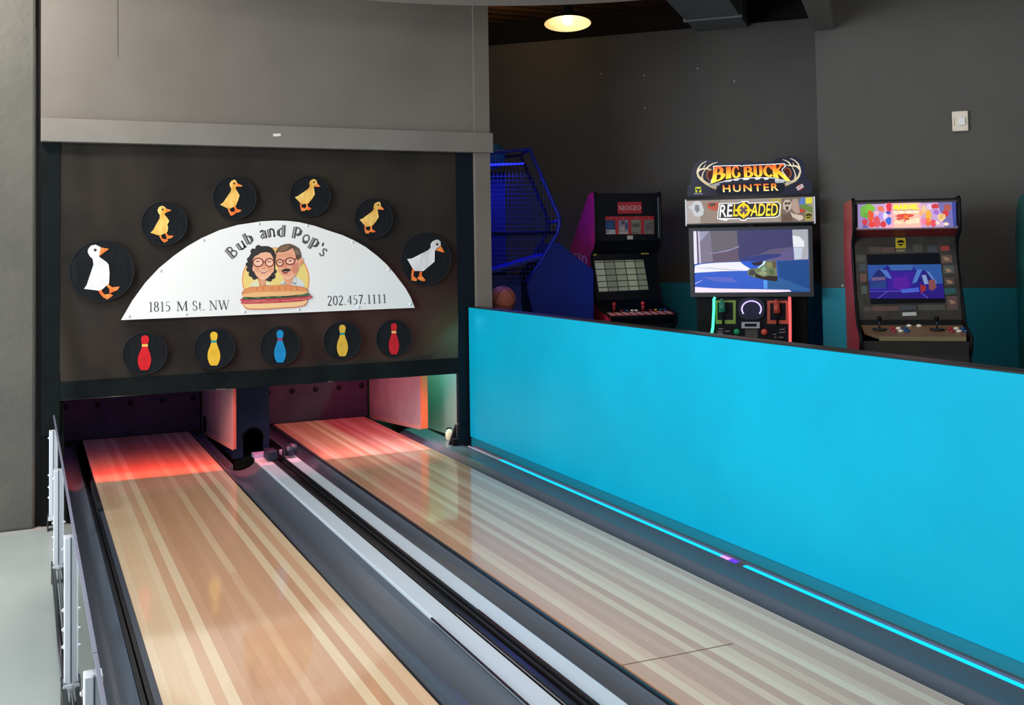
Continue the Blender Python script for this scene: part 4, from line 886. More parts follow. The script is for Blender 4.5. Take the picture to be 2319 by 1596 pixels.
P([(190, 150), (390, 146), (440, 700), (220, 725)], (122, 116, 136), 1.0, 3); P([(190, 150), (370, 146), (230, 320), (200, 330)], (150, 150, 178), 1.0, 4)
P([(390, 146), (870, 135), (890, 440), (420, 530)], (102, 98, 108), 1.0, 3); P([(430, 560), (900, 470), (905, 690), (440, 705)], (98, 84, 104), 1.0, 3)
P([(870, 135), (1865, 120), (1890, 430), (1500, 470), (1300, 560), (905, 650)], (64, 62, 104), 1.0, 4); P([(905, 640), (1400, 560), (1680, 560), (1640, 610), (1450, 650), (1350, 685), (940, 692)], (50, 60, 124), 1.0, 5)
P([(1450, 640), (1890, 425), (1910, 672), (1600, 680), (1360, 684)], (96, 88, 132), 1.0, 4); P([(300, 545), (500, 530), (760, 470), (920, 410), (900, 440), (700, 510), (480, 550)], (150, 140, 168), 1.0, 5)
P([(80, 147), (135, 145), (155, 735), (95, 745)], (226, 222, 240), 1.0, 5); P([(162, 148), (190, 147), (220, 728), (190, 732)], (206, 196, 214), 1.0, 5)  # pale strips at left: window frame reflections painted into the image
P([(110, 770), (240, 740), (500, 718), (930, 702), (1110, 825), (1060, 862), (950, 866), (600, 872), (100, 902)], (232, 232, 252), 1.0, 6); P([(110, 810), (400, 806), (900, 850), (1000, 862), (900, 866), (500, 830)], (190, 186, 214), 1.0, 7)
P([(930, 702), (1120, 700), (1310, 770), (1110, 825), (1000, 760)], (44, 92, 206), 1.0, 7)
P([(240, 890), (1050, 865), (1080, 940), (1200, 1000), (1360, 1030), (1360, 1185), (500, 1180), (120, 1150), (110, 910)], (52, 92, 196), 1.0, 6); P([(240, 970), (780, 985), (890, 1080), (500, 1060), (330, 1010)], (88, 102, 196), 1.0, 7); P([(110, 1090), (265, 1020), (200, 1062), (112, 1108)], (196, 180, 232), 1.0, 7)
P([(1600, 690), (1905, 675), (2165, 660), (2195, 1240), (1860, 1240), (1640, 1000)], (28, 72, 136), 1.0, 6); P([(1620, 980), (1900, 1080), (2195, 1200), (2195, 1240), (1420, 1190), (1420, 1040)], (44, 92, 150), 1.0, 7); P([(1350, 1025), (1425, 1040), (1420, 1190), (1358, 1186)], (84, 150, 230), 1.0, 8)
P([(1055, 890), (1100, 830), (1245, 815), (1340, 740), (1360, 690), (1580, 683), (1592, 850), (1605, 1040), (1560, 1055), (1320, 1012), (1200, 990), (1080, 945)], (112, 122, 88), 1.0, 9)
for q, c in (([(1100, 850), (1180, 840), (1210, 900), (1150, 960), (1080, 930)], (70, 66, 70)), ([(1250, 900), (1340, 860), (1420, 900), (1380, 950), (1290, 930)], (146, 160, 120)), ([(1420, 720), (1500, 720), (1480, 800), (1420, 790)], (140, 136, 88)), ([(1440, 850), (1520, 830), (1560, 920), (1480, 940)], (84, 98, 66)), ([(1300, 830), (1380, 780), (1400, 850), (1330, 870)], (132, 170, 140)), ([(1500, 690), (1570, 690), (1580, 800), (1540, 830)], (96, 80, 66))): P(q, c, 1.0, 10)
P([(1190, 905), (1260, 935), (1350, 975), (1450, 950), (1600, 960), (1606, 1040), (1560, 1056), (1320, 1014), (1210, 985)], (48, 38, 36), 1.0, 11)
P([(1120, 718), (1345, 686), (1340, 730), (1280, 765), (1190, 770)], (48, 34, 48), 1.0, 10); P([(1350, 688), (1392, 684), (1372, 745), (1265, 815), (1240, 808), (1325, 745)], (196, 226, 238), 1.0, 11)
P([(110, 1155), (500, 1182), (1820, 1208), (1858, 1240), (1500, 1254), (112, 1265)], (244, 226, 246), 1.0, 9)
P([(1870, 120), (2155, 112), (2165, 655), (1910, 668)], (168, 168, 176), 1.0, 8); P([(1875, 225), (2000, 245), (2085, 330), (2090, 430), (1890, 430)], (226, 230, 234), 1.0, 9); P([(1895, 440), (2060, 440), (2040, 640), (1912, 655)], (190, 200, 216), 1.0, 9)  # pale panel and shapes at right: window reflection painted into the image
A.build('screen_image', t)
# pedestal with holsters
b = C.mb(); b.box((-.335, -.45, FZ), (.335, .10, 1.128), mat((6, 14, 24), .5, spec=.18)); b.build('pedestal', t, .01)
Pp, np_ = C.vert(.101); A = Art(Pp, np_, .0008); z = zm(1590, 660, .09918)
grn, red = mat((118, 150, 62), .5), mat((182, 78, 58), .5)
def frame(x0, x1, y0, y1, ix0, ix1, iy0, iy1, m):
    for q in ([(x0, y0), (x1, y0), (x1, iy0), (x0, iy0)], [(x0, iy1), (x1, iy1), (x1, y1), (x0, y1)], [(x0, iy0), (ix0, iy0), (ix0, iy1), (x0, iy1)], [(ix1, iy0), (x1, iy0), (x1, iy1), (ix1, iy1)]): A.poly(z(q), m, 1)
frame(312, 768, 200, 738, 352, 706, 248, 648, grn); A.build('holster_frame', t); A = Art(Pp, np_, .0008); frame(1485, 1965, 205, 738, 1555, 1912, 262, 655, red)
A.poly(z([(478, 648), (512, 648), (512, 740), (478, 740)]), M_edge, 2); A.poly(z([(1695, 655), (1728, 655), (1728, 740), (1695, 740)]), M_edge, 2)
A.build('holster_frame', t)
b = C.mb(); Pq, nq = C.vert(.13)
def cz(x, y, w): p = on_plane(*z([(x, y)])[0], C(0, w, 0), C.n); d = p-C.P; return (d.dot(C.u), w, d.z)
sp = [cz(1128+300*math.copysign(abs(math.cos(a))**.7, math.cos(a)), 390+250*math.copysign(abs(math.sin(a))**.7, math.sin(a)), .10) for a in [2*PI*k/28 for k in range(28)]]
b.slab(sp, (0, .03, 0), mat((22, 30, 46), .4)); b.build('speaker_housing', t)
sp = [cz(1128+205*math.cos(2*PI*k/28), 400+185*math.sin(2*PI*k/28), .1305) for k in range(28)]
b = C.mb(); b.slab(sp, (0, .004, 0), mat((22, 26, 60), .7)); b.build('speaker', t)
for k in range(22):
    a = math.radians(-210+k*240/21); c = cz(1128+220*math.cos(a), 400+185*math.sin(a)*1.0, .134)
    b = C.mb(); b.lathe([(.007, 0), (.007, .005), (.003, .008)], c, E_((176, 150, 255), 3.0), 8, ((1, 0, 0), (0, 0, 1), (0, 1, 0))); b.build('led', t)
b = C.mb()
for q in ([(900, 690), (1318, 690), (1318, 725), (900, 725)], [(900, 795), (1318, 795), (1318, 832), (900, 832)], [(900, 725), (975, 725), (975, 795), (900, 795)], [(1245, 725), (1318, 725), (1318, 795), (1245, 795)]): b.slab([cz(x, y, .10) for x, y in q], (0, .035, 0), mat((176, 182, 194), .35, .3))
b.build('card_reader_frame', t); b = C.mb(); b.slab([cz(x, y, .10) for x, y in ((975, 725), (1245, 725), (1245, 795), (975, 795))], (0, .02, 0), M_edge); b.build('card_reader', t)
for x, y, m in ((793, 915, mat((0, 150, 92), .35)), (1418, 922, mat((206, 80, 62), .35))):
    b = C.mb(); b.lathe([(.027, 0), (.027, .012), (.018, .020)], cz(x, y, .10), m, 18, ((1, 0, 0), (0, 0, 1), (0, 1, 0))); b.build('start_button', t)
A = Art(Pp, np_, .0008)
for x0, y0, w_ in ((375, 850, 105), (345, 910, 130), (340, 955, 130), (520, 905, 110), (1770, 862, 115), (1750, 930, 150), (1620, 975, 75), (1745, 1045, 110), (1640, 1045, 60)): A.poly(z([(x0, y0-8), (x0+w_, y0-14), (x0+w_, y0+10), (x0, y0+14)]), mat((132, 122, 122), .6), 1)
A.poly(z([(980, 850), (1270, 850), (1270, 1060), (980, 1060)]), mat((70, 66, 62), .6), 1)
A.build('instruction_print', t)
for pts, m, nm_ in (([(295, 130), (270, 180), (268, 400), (255, 650), (245, 820), (210, 1000), (205, 1100)], E_((70, 255, 170), 2.2), 'green_light_tube'), ([(1995, 120), (2003, 220), (2008, 600), (2010, 900), (2010, 1150)], E_((255, 86, 86), 1.8), 'red_light_tube')):
    b = C.mb(); b.tube([cz(x, y, .115) for x, y in pts], .012, m, 8); b.build('light_tube', t)
def gun(x, y, m, label):
    g = thing('light_gun', C(*cz(x, y+180, .11)), label, 'toy gun', 'light guns')
    b = C.mb(); b.tube([cz(x, y-170, .15), cz(x, y+40, .15)], .013, m, 10); b.build('barrel', g)
    b = C.mb(); b.tube([cz(x+4, y-90, .145), cz(x+18, y+140, .145)], [.024, .030], m, 10); b.build('stock', g)
    b = C.mb(); b.tube([cz(x+18, y+140, .14), cz(x+30, y+260, .125), cz(x+30, y+420, .115)], .008, M_edge, 6); b.build('cable', g)
gun(448, 330, mat((30, 120, 96), .35), 'green toy gun standing in the green framed holster'); gun(1690, 350, mat((176, 72, 54), .35), 'orange toy gun standing in the orange framed holster')

# ---------------------------------------------------------------- superhero fighting game at the right
C = Cab(2055, 600, 7.6, 38)
t = thing('arcade_cabinet', C(0, -.2, FZ), 'red sided arcade game with a bright cartoon marquee at right', 'arcade game')
M_red = mottled('red_cabinet_laminate', (176, 52, 56), (192, 62, 66), 2, .35)
prof = [(-.72, FZ), (-.80, .6), (-.86, 1.55), (-.74, 1.88), (-.70, 1.905), (-.01, 1.908), (.012, 1.89), (.012, 1.69), (-.02, 1.655), (-.12, 1.60), (-.15, 1.47), (.07, 1.03), (.10, .995), (.30, .93), (.30, .86), (.24, .80), (.24, FZ)]
for s_ in (-1, 1):
    b = C.side(prof, s_*.352, s_*.372, M_red if s_ < 0 else M_edge); b.build('side_panel', t)
    b = C.mb(); b.tube([(s_*.362, w, zz) for w, zz in prof[5:16]], .0125, M_edge, 8); b.build('edge_trim', t)
b = C.strip([(-.72, 1.9), (-.01, 1.9), (-.004, 1.88)], -.352, .352, M_edge); b.build('top_board', t)
b = C.mb(); b.box((-.352, -.74, FZ), (.352, -.72, 1.9), M_edge); b.build('back_board', t)
b = C.strip([(.0, 1.885), (.0, 1.868)], -.352, .352, mat((60, 52, 56), .4)); b.build('marquee_frame', t)
b = C.strip([(.0, 1.700), (.0, 1.682)], -.352, .352, mat((120, 112, 120), .4)); b.build('marquee_frame', t)
b = C.mb(); b.box((-.352, -.03, 1.69), (.352, -.004, 1.88), M_edge); b.build('marquee_box', t)
b = C.strip([(.0, 1.682), (-.13, 1.63)], -.352, .352, mat((112, 26, 30), .5)); b.build('speaker_panel', t)
z = zm(1920, 450, .11643); Pm, nm = C.vert(0); A = Art(Pm, nm, .0008)
P = lambda pts, c, e, l: A.poly(z(pts), E_(c, e), l)
P([(188, 110), (2100, 62), (2110, 545), (195, 578)], (196, 160, 206), 1.0, 1)
P([(188, 110), (450, 100), (420, 575), (195, 578)], (156, 136, 186), .9, 2); P([(1750, 72), (2100, 62), (2110, 545), (1880, 550)], (120, 112, 178), .9, 2); P([(2020, 66), (2100, 62), (2108, 545), (2050, 548)], (64, 76, 156), .9, 3)
P([(720, 90), (1420, 75), (1440, 560), (700, 570)], (240, 170, 190), 1.0, 2); P([(880, 85), (1390, 74), (1400, 556), (900, 562)], (246, 190, 170), 1.0, 3)
rnd = random.Random(11)
def blob(x, y, rx, ry, c, l, e=.95): A.poly(z([(x+rx*(.75+.4*rnd.random())*math.cos(2*PI*k/11), y+ry*(.75+.4*rnd.random())*math.sin(2*PI*k/11)) for k in range(11)]), E_(c, e), l)
blob(300, 250, 75, 110, (110, 178, 70), 4); blob(430, 190, 115, 90, (126, 190, 64), 4); blob(360, 320, 70, 60, (100, 166, 66), 5)
for x, y, rx, ry, c in ((440, 340, 70, 110, (232, 88, 50)), (330, 460, 60, 70, (206, 60, 80)), (560, 440, 80, 110, (222, 84, 96)), (640, 200, 70, 60, (236, 120, 90)), (800, 170, 60, 90, (226, 60, 80)), (470, 500, 70, 60, (232, 70, 60)), (640, 330, 60, 70, (186, 150, 226)), (720, 330, 50, 60, (230, 226, 250)), (790, 430, 62, 80, (60, 110, 220)), (790, 270, 50, 40, (70, 90, 200)), (690, 500, 60, 60, (214, 60, 70)), (560, 280, 46, 40, (246, 190, 200)), (330, 540, 50, 26, (100, 80, 160)), (1480, 200, 50, 90, (238, 200, 150)), (1580, 160, 60, 70, (226, 200, 240)), (1570, 330, 60, 120, (250, 180, 70)), (1560, 450, 70, 90, (244, 110, 60)), (1470, 440, 60, 80, (240, 130, 170)), (1700, 150, 80, 50, (206, 64, 70)), (1710, 260, 60, 50, (170, 110, 200)), (1930, 170, 80, 70, (176, 90, 86)), (1900, 280, 60, 70, (206, 62, 60)), (1830, 360, 80, 80, (240, 210, 150)), (1820, 350, 50, 60, (222, 170, 100)), (1740, 470, 50, 40, (244, 224, 206)), (1910, 490, 60, 36, (240, 220, 196)), (1660, 470, 60, 80, (226, 80, 100)), (1430, 280, 40, 60, (244, 180, 120))): blob(x, y, rx, ry, c, 5)
A.text('MARVEL', z([(890, 116), (1372, 104), (1382, 205), (886, 218)]), E_((255, 232, 40), 1.2), 8, .05)
A.line(z([(890, 225), (1385, 213)]), .8, E_((170, 40, 30), .6), 8)
A.text('SUPER HEROES', z([(884, 240), (1380, 228), (1384, 276), (886, 290)]), E_((255, 250, 200), 1.2), 8, .03)
blob(1110, 330, 190, 40, (224, 80, 70), 6); P([(1080, 310), (1130, 330), (1180, 300), (1160, 345), (1200, 370), (1130, 365), (1080, 380), (1100, 345)], (250, 220, 70), 1.0, 7); blob(1060, 400, 130, 50, (222, 96, 80), 6)
A.text('VS', z([(1080, 305), (1170, 300), (1176, 385), (1084, 390)]), E_((240, 60, 40), 1.0), 8, .04)
A.text('STREET', z([(900, 430), (1100, 400), (1105, 480), (905, 500)]), E_((250, 240, 190), 1.1), 8, .03, .3); A.text('FIGHTER', z([(1120, 420), (1390, 370), (1395, 470), (1125, 500)]), E_((250, 240, 190), 1.1), 8, .03, .3)
A.build('marquee_art', t)
# bezel, screen
M_bez = mottled('dark_bezel_print', (42, 42, 40), (62, 58, 54), 9, .35)
w0, z0, w1, z1 = .045, 1.03, -.145, 1.63
b = C.strip([(w0, z0), (w1, z1)], -.352, .352, M_bez); b.build('bezel', t)
Pb, nb = C.tilt(w0, z0, w1, z1); A = Art(Pb, nb, .0008); z = zm(1940, 560, .16291)
P = lambda pts, m, l: A.poly(z(pts), m, l)
cardc = [(74, 62, 58), (88, 66, 62), (66, 70, 60), (58, 64, 74), (96, 70, 60), (70, 80, 76)]
for k, (x0, y0, w_, h_) in enumerate(((165, -10, 180, 85), (350, 0, 170, 75), (780, -40, 130, 110), (980, -25, 130, 95), (1175, 110, 150, 110), (1200, 255, 150, 110), (1215, 420, 140, 110), (1250, 680, 150, 190), (-5, 110, 120, 90), (30, 230, 100, 100), (45, 370, 90, 110), (60, 540, 80, 110), (100, 830, 100, 60), (215, 820, 370, 66), (850, 800, 380, 76), (600, 810, 220, 60))): A.poly(z([(x0, y0), (x0+w_, y0-4), (x0+w_+8, y0+h_-6), (x0+8, y0+h_)]), mat(cardc[k % 6], .45), 1)
for x0, y0 in ((1200, 130), (1225, 290), (1240, 450), (1280, 730)): A.poly(z([(x0, y0), (x0+70, y0+10), (x0+100, y0+50), (x0+30, y0+60)]), mat((150, 116, 96), .5), 2)
P([(1165, -15), (1290, -20), (1285, 45), (1175, 50)], mat((156, 52, 52), .5), 2); P([(1210, 570), (1370, 560), (1390, 640), (1225, 660)], mat((20, 80, 84), .5), 2)
P([(635, 905), (828, 898), (832, 948), (638, 955)], mat((176, 180, 178), .5), 2)
P([(540, -130), (678, -132), (686, 10), (540, 16)], mat((226, 206, 40), .5, emit=.12), 2); P([(565, -85), (612, -105), (662, -85), (662, -64), (565, -62)], M_edge, 3); P([(565, -45), (662, -48), (612, -18)], M_edge, 3); P([(550, 30), (670, 26), (672, 60), (552, 64)], mat((120, 112, 80), .5), 2)
P([(138, 102), (1148, 78), (1232, 765), (195, 790)], mat((8, 12, 26), .2), 4)
A.build('bezel_print', t)
A = Art(Pb, nb, .0008, .005)
def P(pts, c, e, l): A.poly(z(pts), E_(c, e), l)
P([(148, 248), (1168, 236), (1222, 712), (188, 715)], (36, 28, 150), .55, 1)
P([(148, 248), (440, 245), (330, 330), (420, 420), (200, 430), (170, 500)], (44, 90, 180), .55, 2); P([(430, 246), (800, 242), (770, 320), (480, 325)], (62, 110, 190), .55, 2); P([(800, 242), (1168, 236), (1200, 500), (1120, 510), (960, 330), (800, 310)], (46, 96, 180), .55, 2)
P([(205, 420), (300, 310), (350, 320), (400, 410)], (26, 40, 120), .5, 3); P([(210, 415), (400, 415), (400, 460), (200, 470)], (124, 100, 150), .5, 3); P([(190, 480), (410, 470), (410, 570), (180, 575)], (40, 70, 150), .5, 3); P([(320, 310), (420, 320), (490, 440), (430, 430)], (90, 130, 220), .55, 4)
P([(430, 420), (470, 340), (790, 350), (840, 370), (790, 500), (760, 600), (430, 615)], (62, 24, 168), .55, 3); P([(520, 430), (700, 400), (740, 540), (600, 600), (500, 560)], (96, 26, 176), .55, 4); P([(600, 590), (860, 560), (870, 620), (640, 640)], (72, 110, 230), .55, 4)
P([(840, 310), (910, 315), (830, 490), (770, 505)], (88, 136, 220), .55, 4); P([(960, 330), (1000, 340), (1120, 500), (1090, 510)], (110, 150, 226), .55, 4); P([(870, 480), (950, 350), (1080, 480)], (36, 34, 130), .5, 4); P([(900, 390), (960, 385), (1000, 510), (940, 520)], (150, 176, 232), .55, 5)
P([(880, 520), (960, 540), (960, 600), (890, 640)], (176, 44, 60), .55, 5); P([(1000, 460), (1080, 450), (1110, 560), (1050, 610), (1000, 580)], (150, 84, 90), .5, 5); P([(190, 610), (420, 610), (870, 620), (1210, 600), (1222, 712), (188, 715)], (44, 20, 140), .55, 3)
A.line(z([(180, 615), (870, 618)]), .9, E_((120, 110, 230), .75), 6); A.line(z([(430, 615), (290, 715)]), 1.2, E_((120, 110, 230), .75), 6); A.line(z([(900, 640), (990, 712)]), 1.2, E_((120, 110, 230), .75), 6); A.line(z([(180, 578), (420, 575)]), .8, E_((80, 80, 220), .75), 6)
A.build('screen_image', t)
# control panel
b = C.strip([(.045, 1.03), (.06, .99)], -.352, .352, M_edge); b.build('panel_gap', t)
M_cp = mottled('tan_control_panel', (104, 82, 62), (122, 98, 74), 6, .4)
b = C.mb(); b.slab([(-.34, .06, .992), (.35, .06, .992), (.35, .2, .955), (.33, .29, .931), (-.24, .29, .931), (-.33, .2, .955)], (0, 0, -.02), M_cp); b.slab([(-.24, .292, .931), (.33, .292, .931), (.33, .292, .90), (-.24, .292, .90)], (0, -.004, 0), mat((122, 108, 78), .45)); b.build('control_panel', t)
b = C.strip([(.28, .898), (.25, .80), (.24, .62), (.24, FZ)], -.352, .352, mottled('front_apron', (42, 42, 40), (56, 52, 48), 5, .5)); b.build('front_apron', t)
b = C.mb(); b.box((-.352, .241, .60), (.352, .262, .72), mat((150, 40, 46), .5)); b.build('red_front_strip', t)
zc = lambda w: .992-(w-.06)*.265
for u, in ((-.22,), (.165,)):
    b = C.mb(); b.lathe([(.052, 0), (.050, .006), (.012, .010)], (u, .15, zc(.15)), mat((14, 34, 44), .35), 20); b.build('joystick_base', t)
    b = C.mb(); b.tube([(u, .15, zc(.15)+.005), (u, .15, zc(.15)+.07)], .006, M_darkmetal, 8); b.lathe([(0, -.018), (.013, -.013), (.018, 0), (.013, .013), (0, .018)], (u, .15, zc(.15)+.078), M_edge, 14); b.build('joystick', t)
def button(u, w, m):
    b = C.mb(); b.lathe([(.019, -.004), (.019, .006), (.014, .012), (0, .015)], (u, w, zc(w)), m, 14); b.build('button', t)
rd, wh, bl = mat((150, 34, 48), .3), mat((226, 222, 206), .3), mat((0, 70, 130), .3)
for d in (-.115, .27):
    for k, m in enumerate((rd, wh, bl)):
        button(d+.044*k-.02, .135, m); button(d+.044*k-.012, .19, m)
button(-.012, .082, wh); button(.055, .082, wh)

# ---------------------------------------------------------------- four game cabinet with the red side
C = Cab(1425, 600, 9.75, 11)
t = thing('arcade_cabinet', C(0, -.2, FZ), 'black fronted arcade game with a magenta red side and red title plate', 'arcade game')
M_bk0 = mat((5, 10, 20), .5, spec=.18)
M_mag = ramp_z('magenta_side_laminate', [(.9, (196, 40, 70)), (1.55, (196, 36, 78)), (1.9, (186, 26, 112))], 0, .35)
prof = [(-.80, FZ), (-.80, 1.56), (-.16, 2.085), (-.02, 2.09), (.0, 2.07), (.0, 1.635), (-.045, 1.56), (-.12, 1.515), (-.14, 1.44), (-.02, 1.06), (.05, 1.02), (.33, .965), (.34, .90), (.26, .84), (.26, FZ)]
for s_ in (-1, 1):
    b = C.side(prof, s_*.312, s_*.330, M_mag if s_ < 0 else M_bk0); b.build('side_panel', t)
    b = C.mb(); b.tube([(s_*.322, w, zz) for w, zz in prof[3:14]], .011, M_edge, 8); b.build('edge_trim', t)
A = Art(C(-.3305, 0, 0), -C.u, .001); z6 = zm(1080, 300, .28829)
A.serif('NEO GEO', z6([(640, 905), (862, 972), (866, 1044), (640, 960)]), mat((214, 196, 196), .5), 1, .17, .06, .03); A.build('side_lettering', t)
M_bk = mat((5, 10, 20), .5, spec=.18)
b = C.strip([(-.8, 1.56), (-.16, 2.08), (-.005, 2.08), (-.004, 1.64), (-.05, 1.57), (-.13, 1.52)], -.312, .312, M_bk); b.build('marquee_panel', t)
b = C.mb(); b.box((-.312, -.80, FZ), (.312, -.78, 1.56), M_bk); b.build('back_board', t)
b = C.mb(); b.box((.295, -.006, 1.66), (.305, .002, 2.04), mat((90, 100, 110), .4)); b.build('panel_bead', t)
z = zm(1340, 440, .08772); Pm, nm = C.vert(.0); A = Art(Pm, nm, .0012)
P = lambda pts, m, l: A.poly(z(pts), m, l)
rdp = mat((190, 26, 44), .45, emit=.10)
P([(660, 200), (1285, 190), (1295, 490), (668, 500)], rdp, 1); A.serif('NEO-GEO', z([(685, 290), (1262, 284), (1262, 404), (690, 412)]), mat((230, 200, 204), .5, emit=.1), 2, .17, .06, .02)
A.build('title_plate', t); A = Art(Pm, nm, .0012)
P([(345, 572), (1605, 558), (1612, 1025), (360, 1035)], rdp, 1)
P([(345, 660), (600, 665), (615, 1035), (365, 1035)], mat((12, 44, 84), .4), 2); P([(370, 915), (600, 908), (612, 1028), (372, 1030)], mat((150, 150, 158), .5), 3); P([(395, 945), (430, 942), (432, 985), (398, 990)], mat((40, 40, 60), .5), 4)
P([(420, 740), (520, 720), (540, 860), (400, 870)], mat((20, 66, 112), .5), 3)
P([(690, 668), (940, 655), (945, 1022), (692, 1030)], mat((112, 108, 128), .5), 2); P([(760, 690), (850, 680), (840, 760), (770, 770)], mat((56, 52, 66), .5), 3); P([(860, 740), (930, 730), (930, 900), (860, 880)], mat((58, 54, 92), .5), 3); P([(700, 965), (940, 955), (945, 1020), (700, 1028)], mat((150, 142, 140), .5), 3); P([(740, 830), (840, 810), (850, 940), (730, 950)], mat((150, 132, 130), .5), 3)
P([(1015, 660), (1262, 652), (1265, 1022), (1028, 1025)], mat((104, 106, 92), .5), 2); P([(1040, 760), (1220, 740), (1235, 840), (1040, 850)], mat((66, 66, 60), .5), 3); P([(1030, 985), (1200, 985), (1200, 1005), (1030, 1008)], mat((56, 56, 54), .5), 3)
P([(1345, 660), (1600, 650), (1612, 1020), (1352, 1022)], mat((96, 92, 90), .5), 2); P([(1380, 760), (1580, 720), (1580, 900), (1390, 930)], mat((84, 76, 78), .5), 3)
for x in (485, 812, 1138, 1466): P([(x-6, 590), (x+6, 588), (x+6, 625), (x-6, 627)], mat((210, 150, 150), .5), 3)
A.build('poster_holder', t); A = Art(Pm, nm, .0012); P([(912, 1065), (1062, 1060), (1066, 1160), (916, 1165)], mat((170, 160, 148), .5), 1); A.build('price_label', t)
# bezel and tiled screen
w0, z0, w1, z1 = -.03, 1.09, -.14, 1.53
b = C.strip([(.05, 1.02), (w0, z0), (w1, z1)], -.312, .312, M_bk); b.build('bezel', t)
Pb, nb = C.tilt(w0, z0, w1, z1); A = Art(Pb, nb, .0008)
tl, tr, br, bl = (918, 1006), (1308, 996), (1350, 1236), (955, 1254)
A.poly(z6([tl, tr, br, bl]), mat((44, 50, 44), .5), 1)
def lerp(a, b_, k): return (a[0]+(b_[0]-a[0])*k, a[1]+(b_[1]-a[1])*k)
ys = [0, .06, .28, .48, .67, .86, 1]; xs = [0, .195, .40, .61, .81, 1]
tilec = [E_((176, 186, 160), .30), E_((164, 174, 150), .28), E_((150, 158, 138), .25)]
for j in range(6):
    for i in range(5):
        g = .012; q = []
        for a_, c_2 in ((xs[i]+g, ys[j]+g), (xs[i+1]-g*.4, ys[j]+g), (xs[i+1]-g*.4, ys[j+1]-g*1.2), (xs[i]+g, ys[j+1]-g*1.2)):
            q.append(lerp(lerp(tl, tr, a_), lerp(bl, br, a_), c_2))
        A.poly(z6(q), tilec[(i*2+j*3) % 3], 2)
A.build('screen_image', t)
A = Art(Pb, nb, .0012); z3 = z
A.poly(z6([(1285, 895), (1345, 890), (1350, 955), (1290, 958)]), mat((206, 196, 60), .5, emit=.06), 1); A.poly(z6([(1296, 910), (1318, 898), (1338, 910), (1338, 934), (1318, 942), (1298, 934)]), M_edge, 2)
A.poly(z6([(905, 918), (938, 910), (942, 965), (900, 968)]), mat((206, 196, 60), .5, emit=.06), 1); A.poly(z6([(906, 925), (930, 920), (932, 945), (906, 950)]), M_edge, 2)
A.poly(z6([(1117, 1342), (1187, 1338), (1189, 1360), (1119, 1364)]), mat((120, 126, 140), .5), 2); A.build('stickers', t)
zc = lambda w: 1.018-(w-.05)*.19
b = C.mb(); b.slab([(-.312, .05, 1.02), (.312, .05, 1.02), (.312, .33, .965), (-.312, .33, .965)], (0, 0, -.02), M_bk); b.build('control_panel', t)
b = C.mb()
b.slab([(-.31, .20, zc(.20)+.0015), (.31, .20, zc(.20)+.0015), (.31, .325, zc(.325)+.0015), (-.31, .325, zc(.325)+.0015)], (0, 0, -.001), mat((176, 60, 60), .4)); b.build('panel_stripe', t)
b = C.mb()
for k in range(9): u = -.30+.068*k; b.slab([(u, .22, zc(.22)+.0035), (u+.03, .22, zc(.22)+.0035), (u+.05, .31, zc(.31)+.0035), (u+.02, .31, zc(.31)+.0035)], (0, 0, -.001), mat((206, 190, 186), .4))
b.build('panel_stripe', t)
for u in (-.21, .07):
    b = C.mb(); b.tube([(u, .15, zc(.15)), (u, .15, zc(.15)+.05)], .014, mat((150, 30, 40), .35), 10); b.lathe([(0, -.022), (.016, -.016), (.02, 0), (.016, .016), (0, .02)], (u, .15, zc(.15)+.062), mat((170, 36, 44), .3), 12); b.build('joystick', t)
for u, m in ((-.14, rd), (-.09, mat((0, 90, 110), .3)), (-.04, wh), (.0, wh), (.14, rd), (.19, mat((190, 160, 40), .3)), (.24, mat((0, 90, 110), .3)), (.28, mat((40, 70, 150), .3))):
    b = C.mb(); b.lathe([(.017, -.003), (.017, .006), (.012, .010), (0, .012)], (u, .16, zc(.16)), m, 12); b.build('button', t)
b = C.strip([(.335, .962), (.26, .88), (.26, FZ)], -.312, .312, M_bk); b.build('front_apron', t)

# ---------------------------------------------------------------- teal cabinet cut by the right edge of the picture
C = Cab(2444, 600, 7.5, 44)
t = thing('arcade_cabinet', C(0, -.2, FZ), 'teal sided arcade game cut off by the right edge of the picture', 'arcade game')
M_tl = mottled('teal_side_art', (10, 92, 92), (30, 116, 108), 4, .4)
prof = [(-.70, FZ), (-.70, 1.60), (-.55, 1.84), (-.30, 1.93), (-.02, 1.93), (.0, 1.72), (-.10, 1.62), (-.16, 1.45), (.0, 1.08), (.22, 1.0), (.26, .92), (.22, .84), (.22, FZ)]
for s_ in (-1, 1):
    b = C.side(prof, s_*.312, s_*.330, M_tl); b.build('side_panel', t)
b = C.strip([(-.55, 1.84), (-.30, 1.92), (-.02, 1.92), (-.01, 1.72), (-.11, 1.62), (-.17, 1.45), (-.01, 1.08), (.21, .99), (.22, .84), (.21, FZ)], -.312, .312, M_bk); b.build('front_panels', t)
b = C.mb(); b.box((-.312, -.70, FZ), (.312, -.68, 1.6), M_bk); b.build('back_board', t)
b = C.mb(); b.slab([(-.26, -.03, 1.14), (.26, -.03, 1.14), (.26, -.155, 1.44), (-.26, -.155, 1.44)], (0, .004, .002), E_((30, 40, 90), .5)); b.build('screen', t)

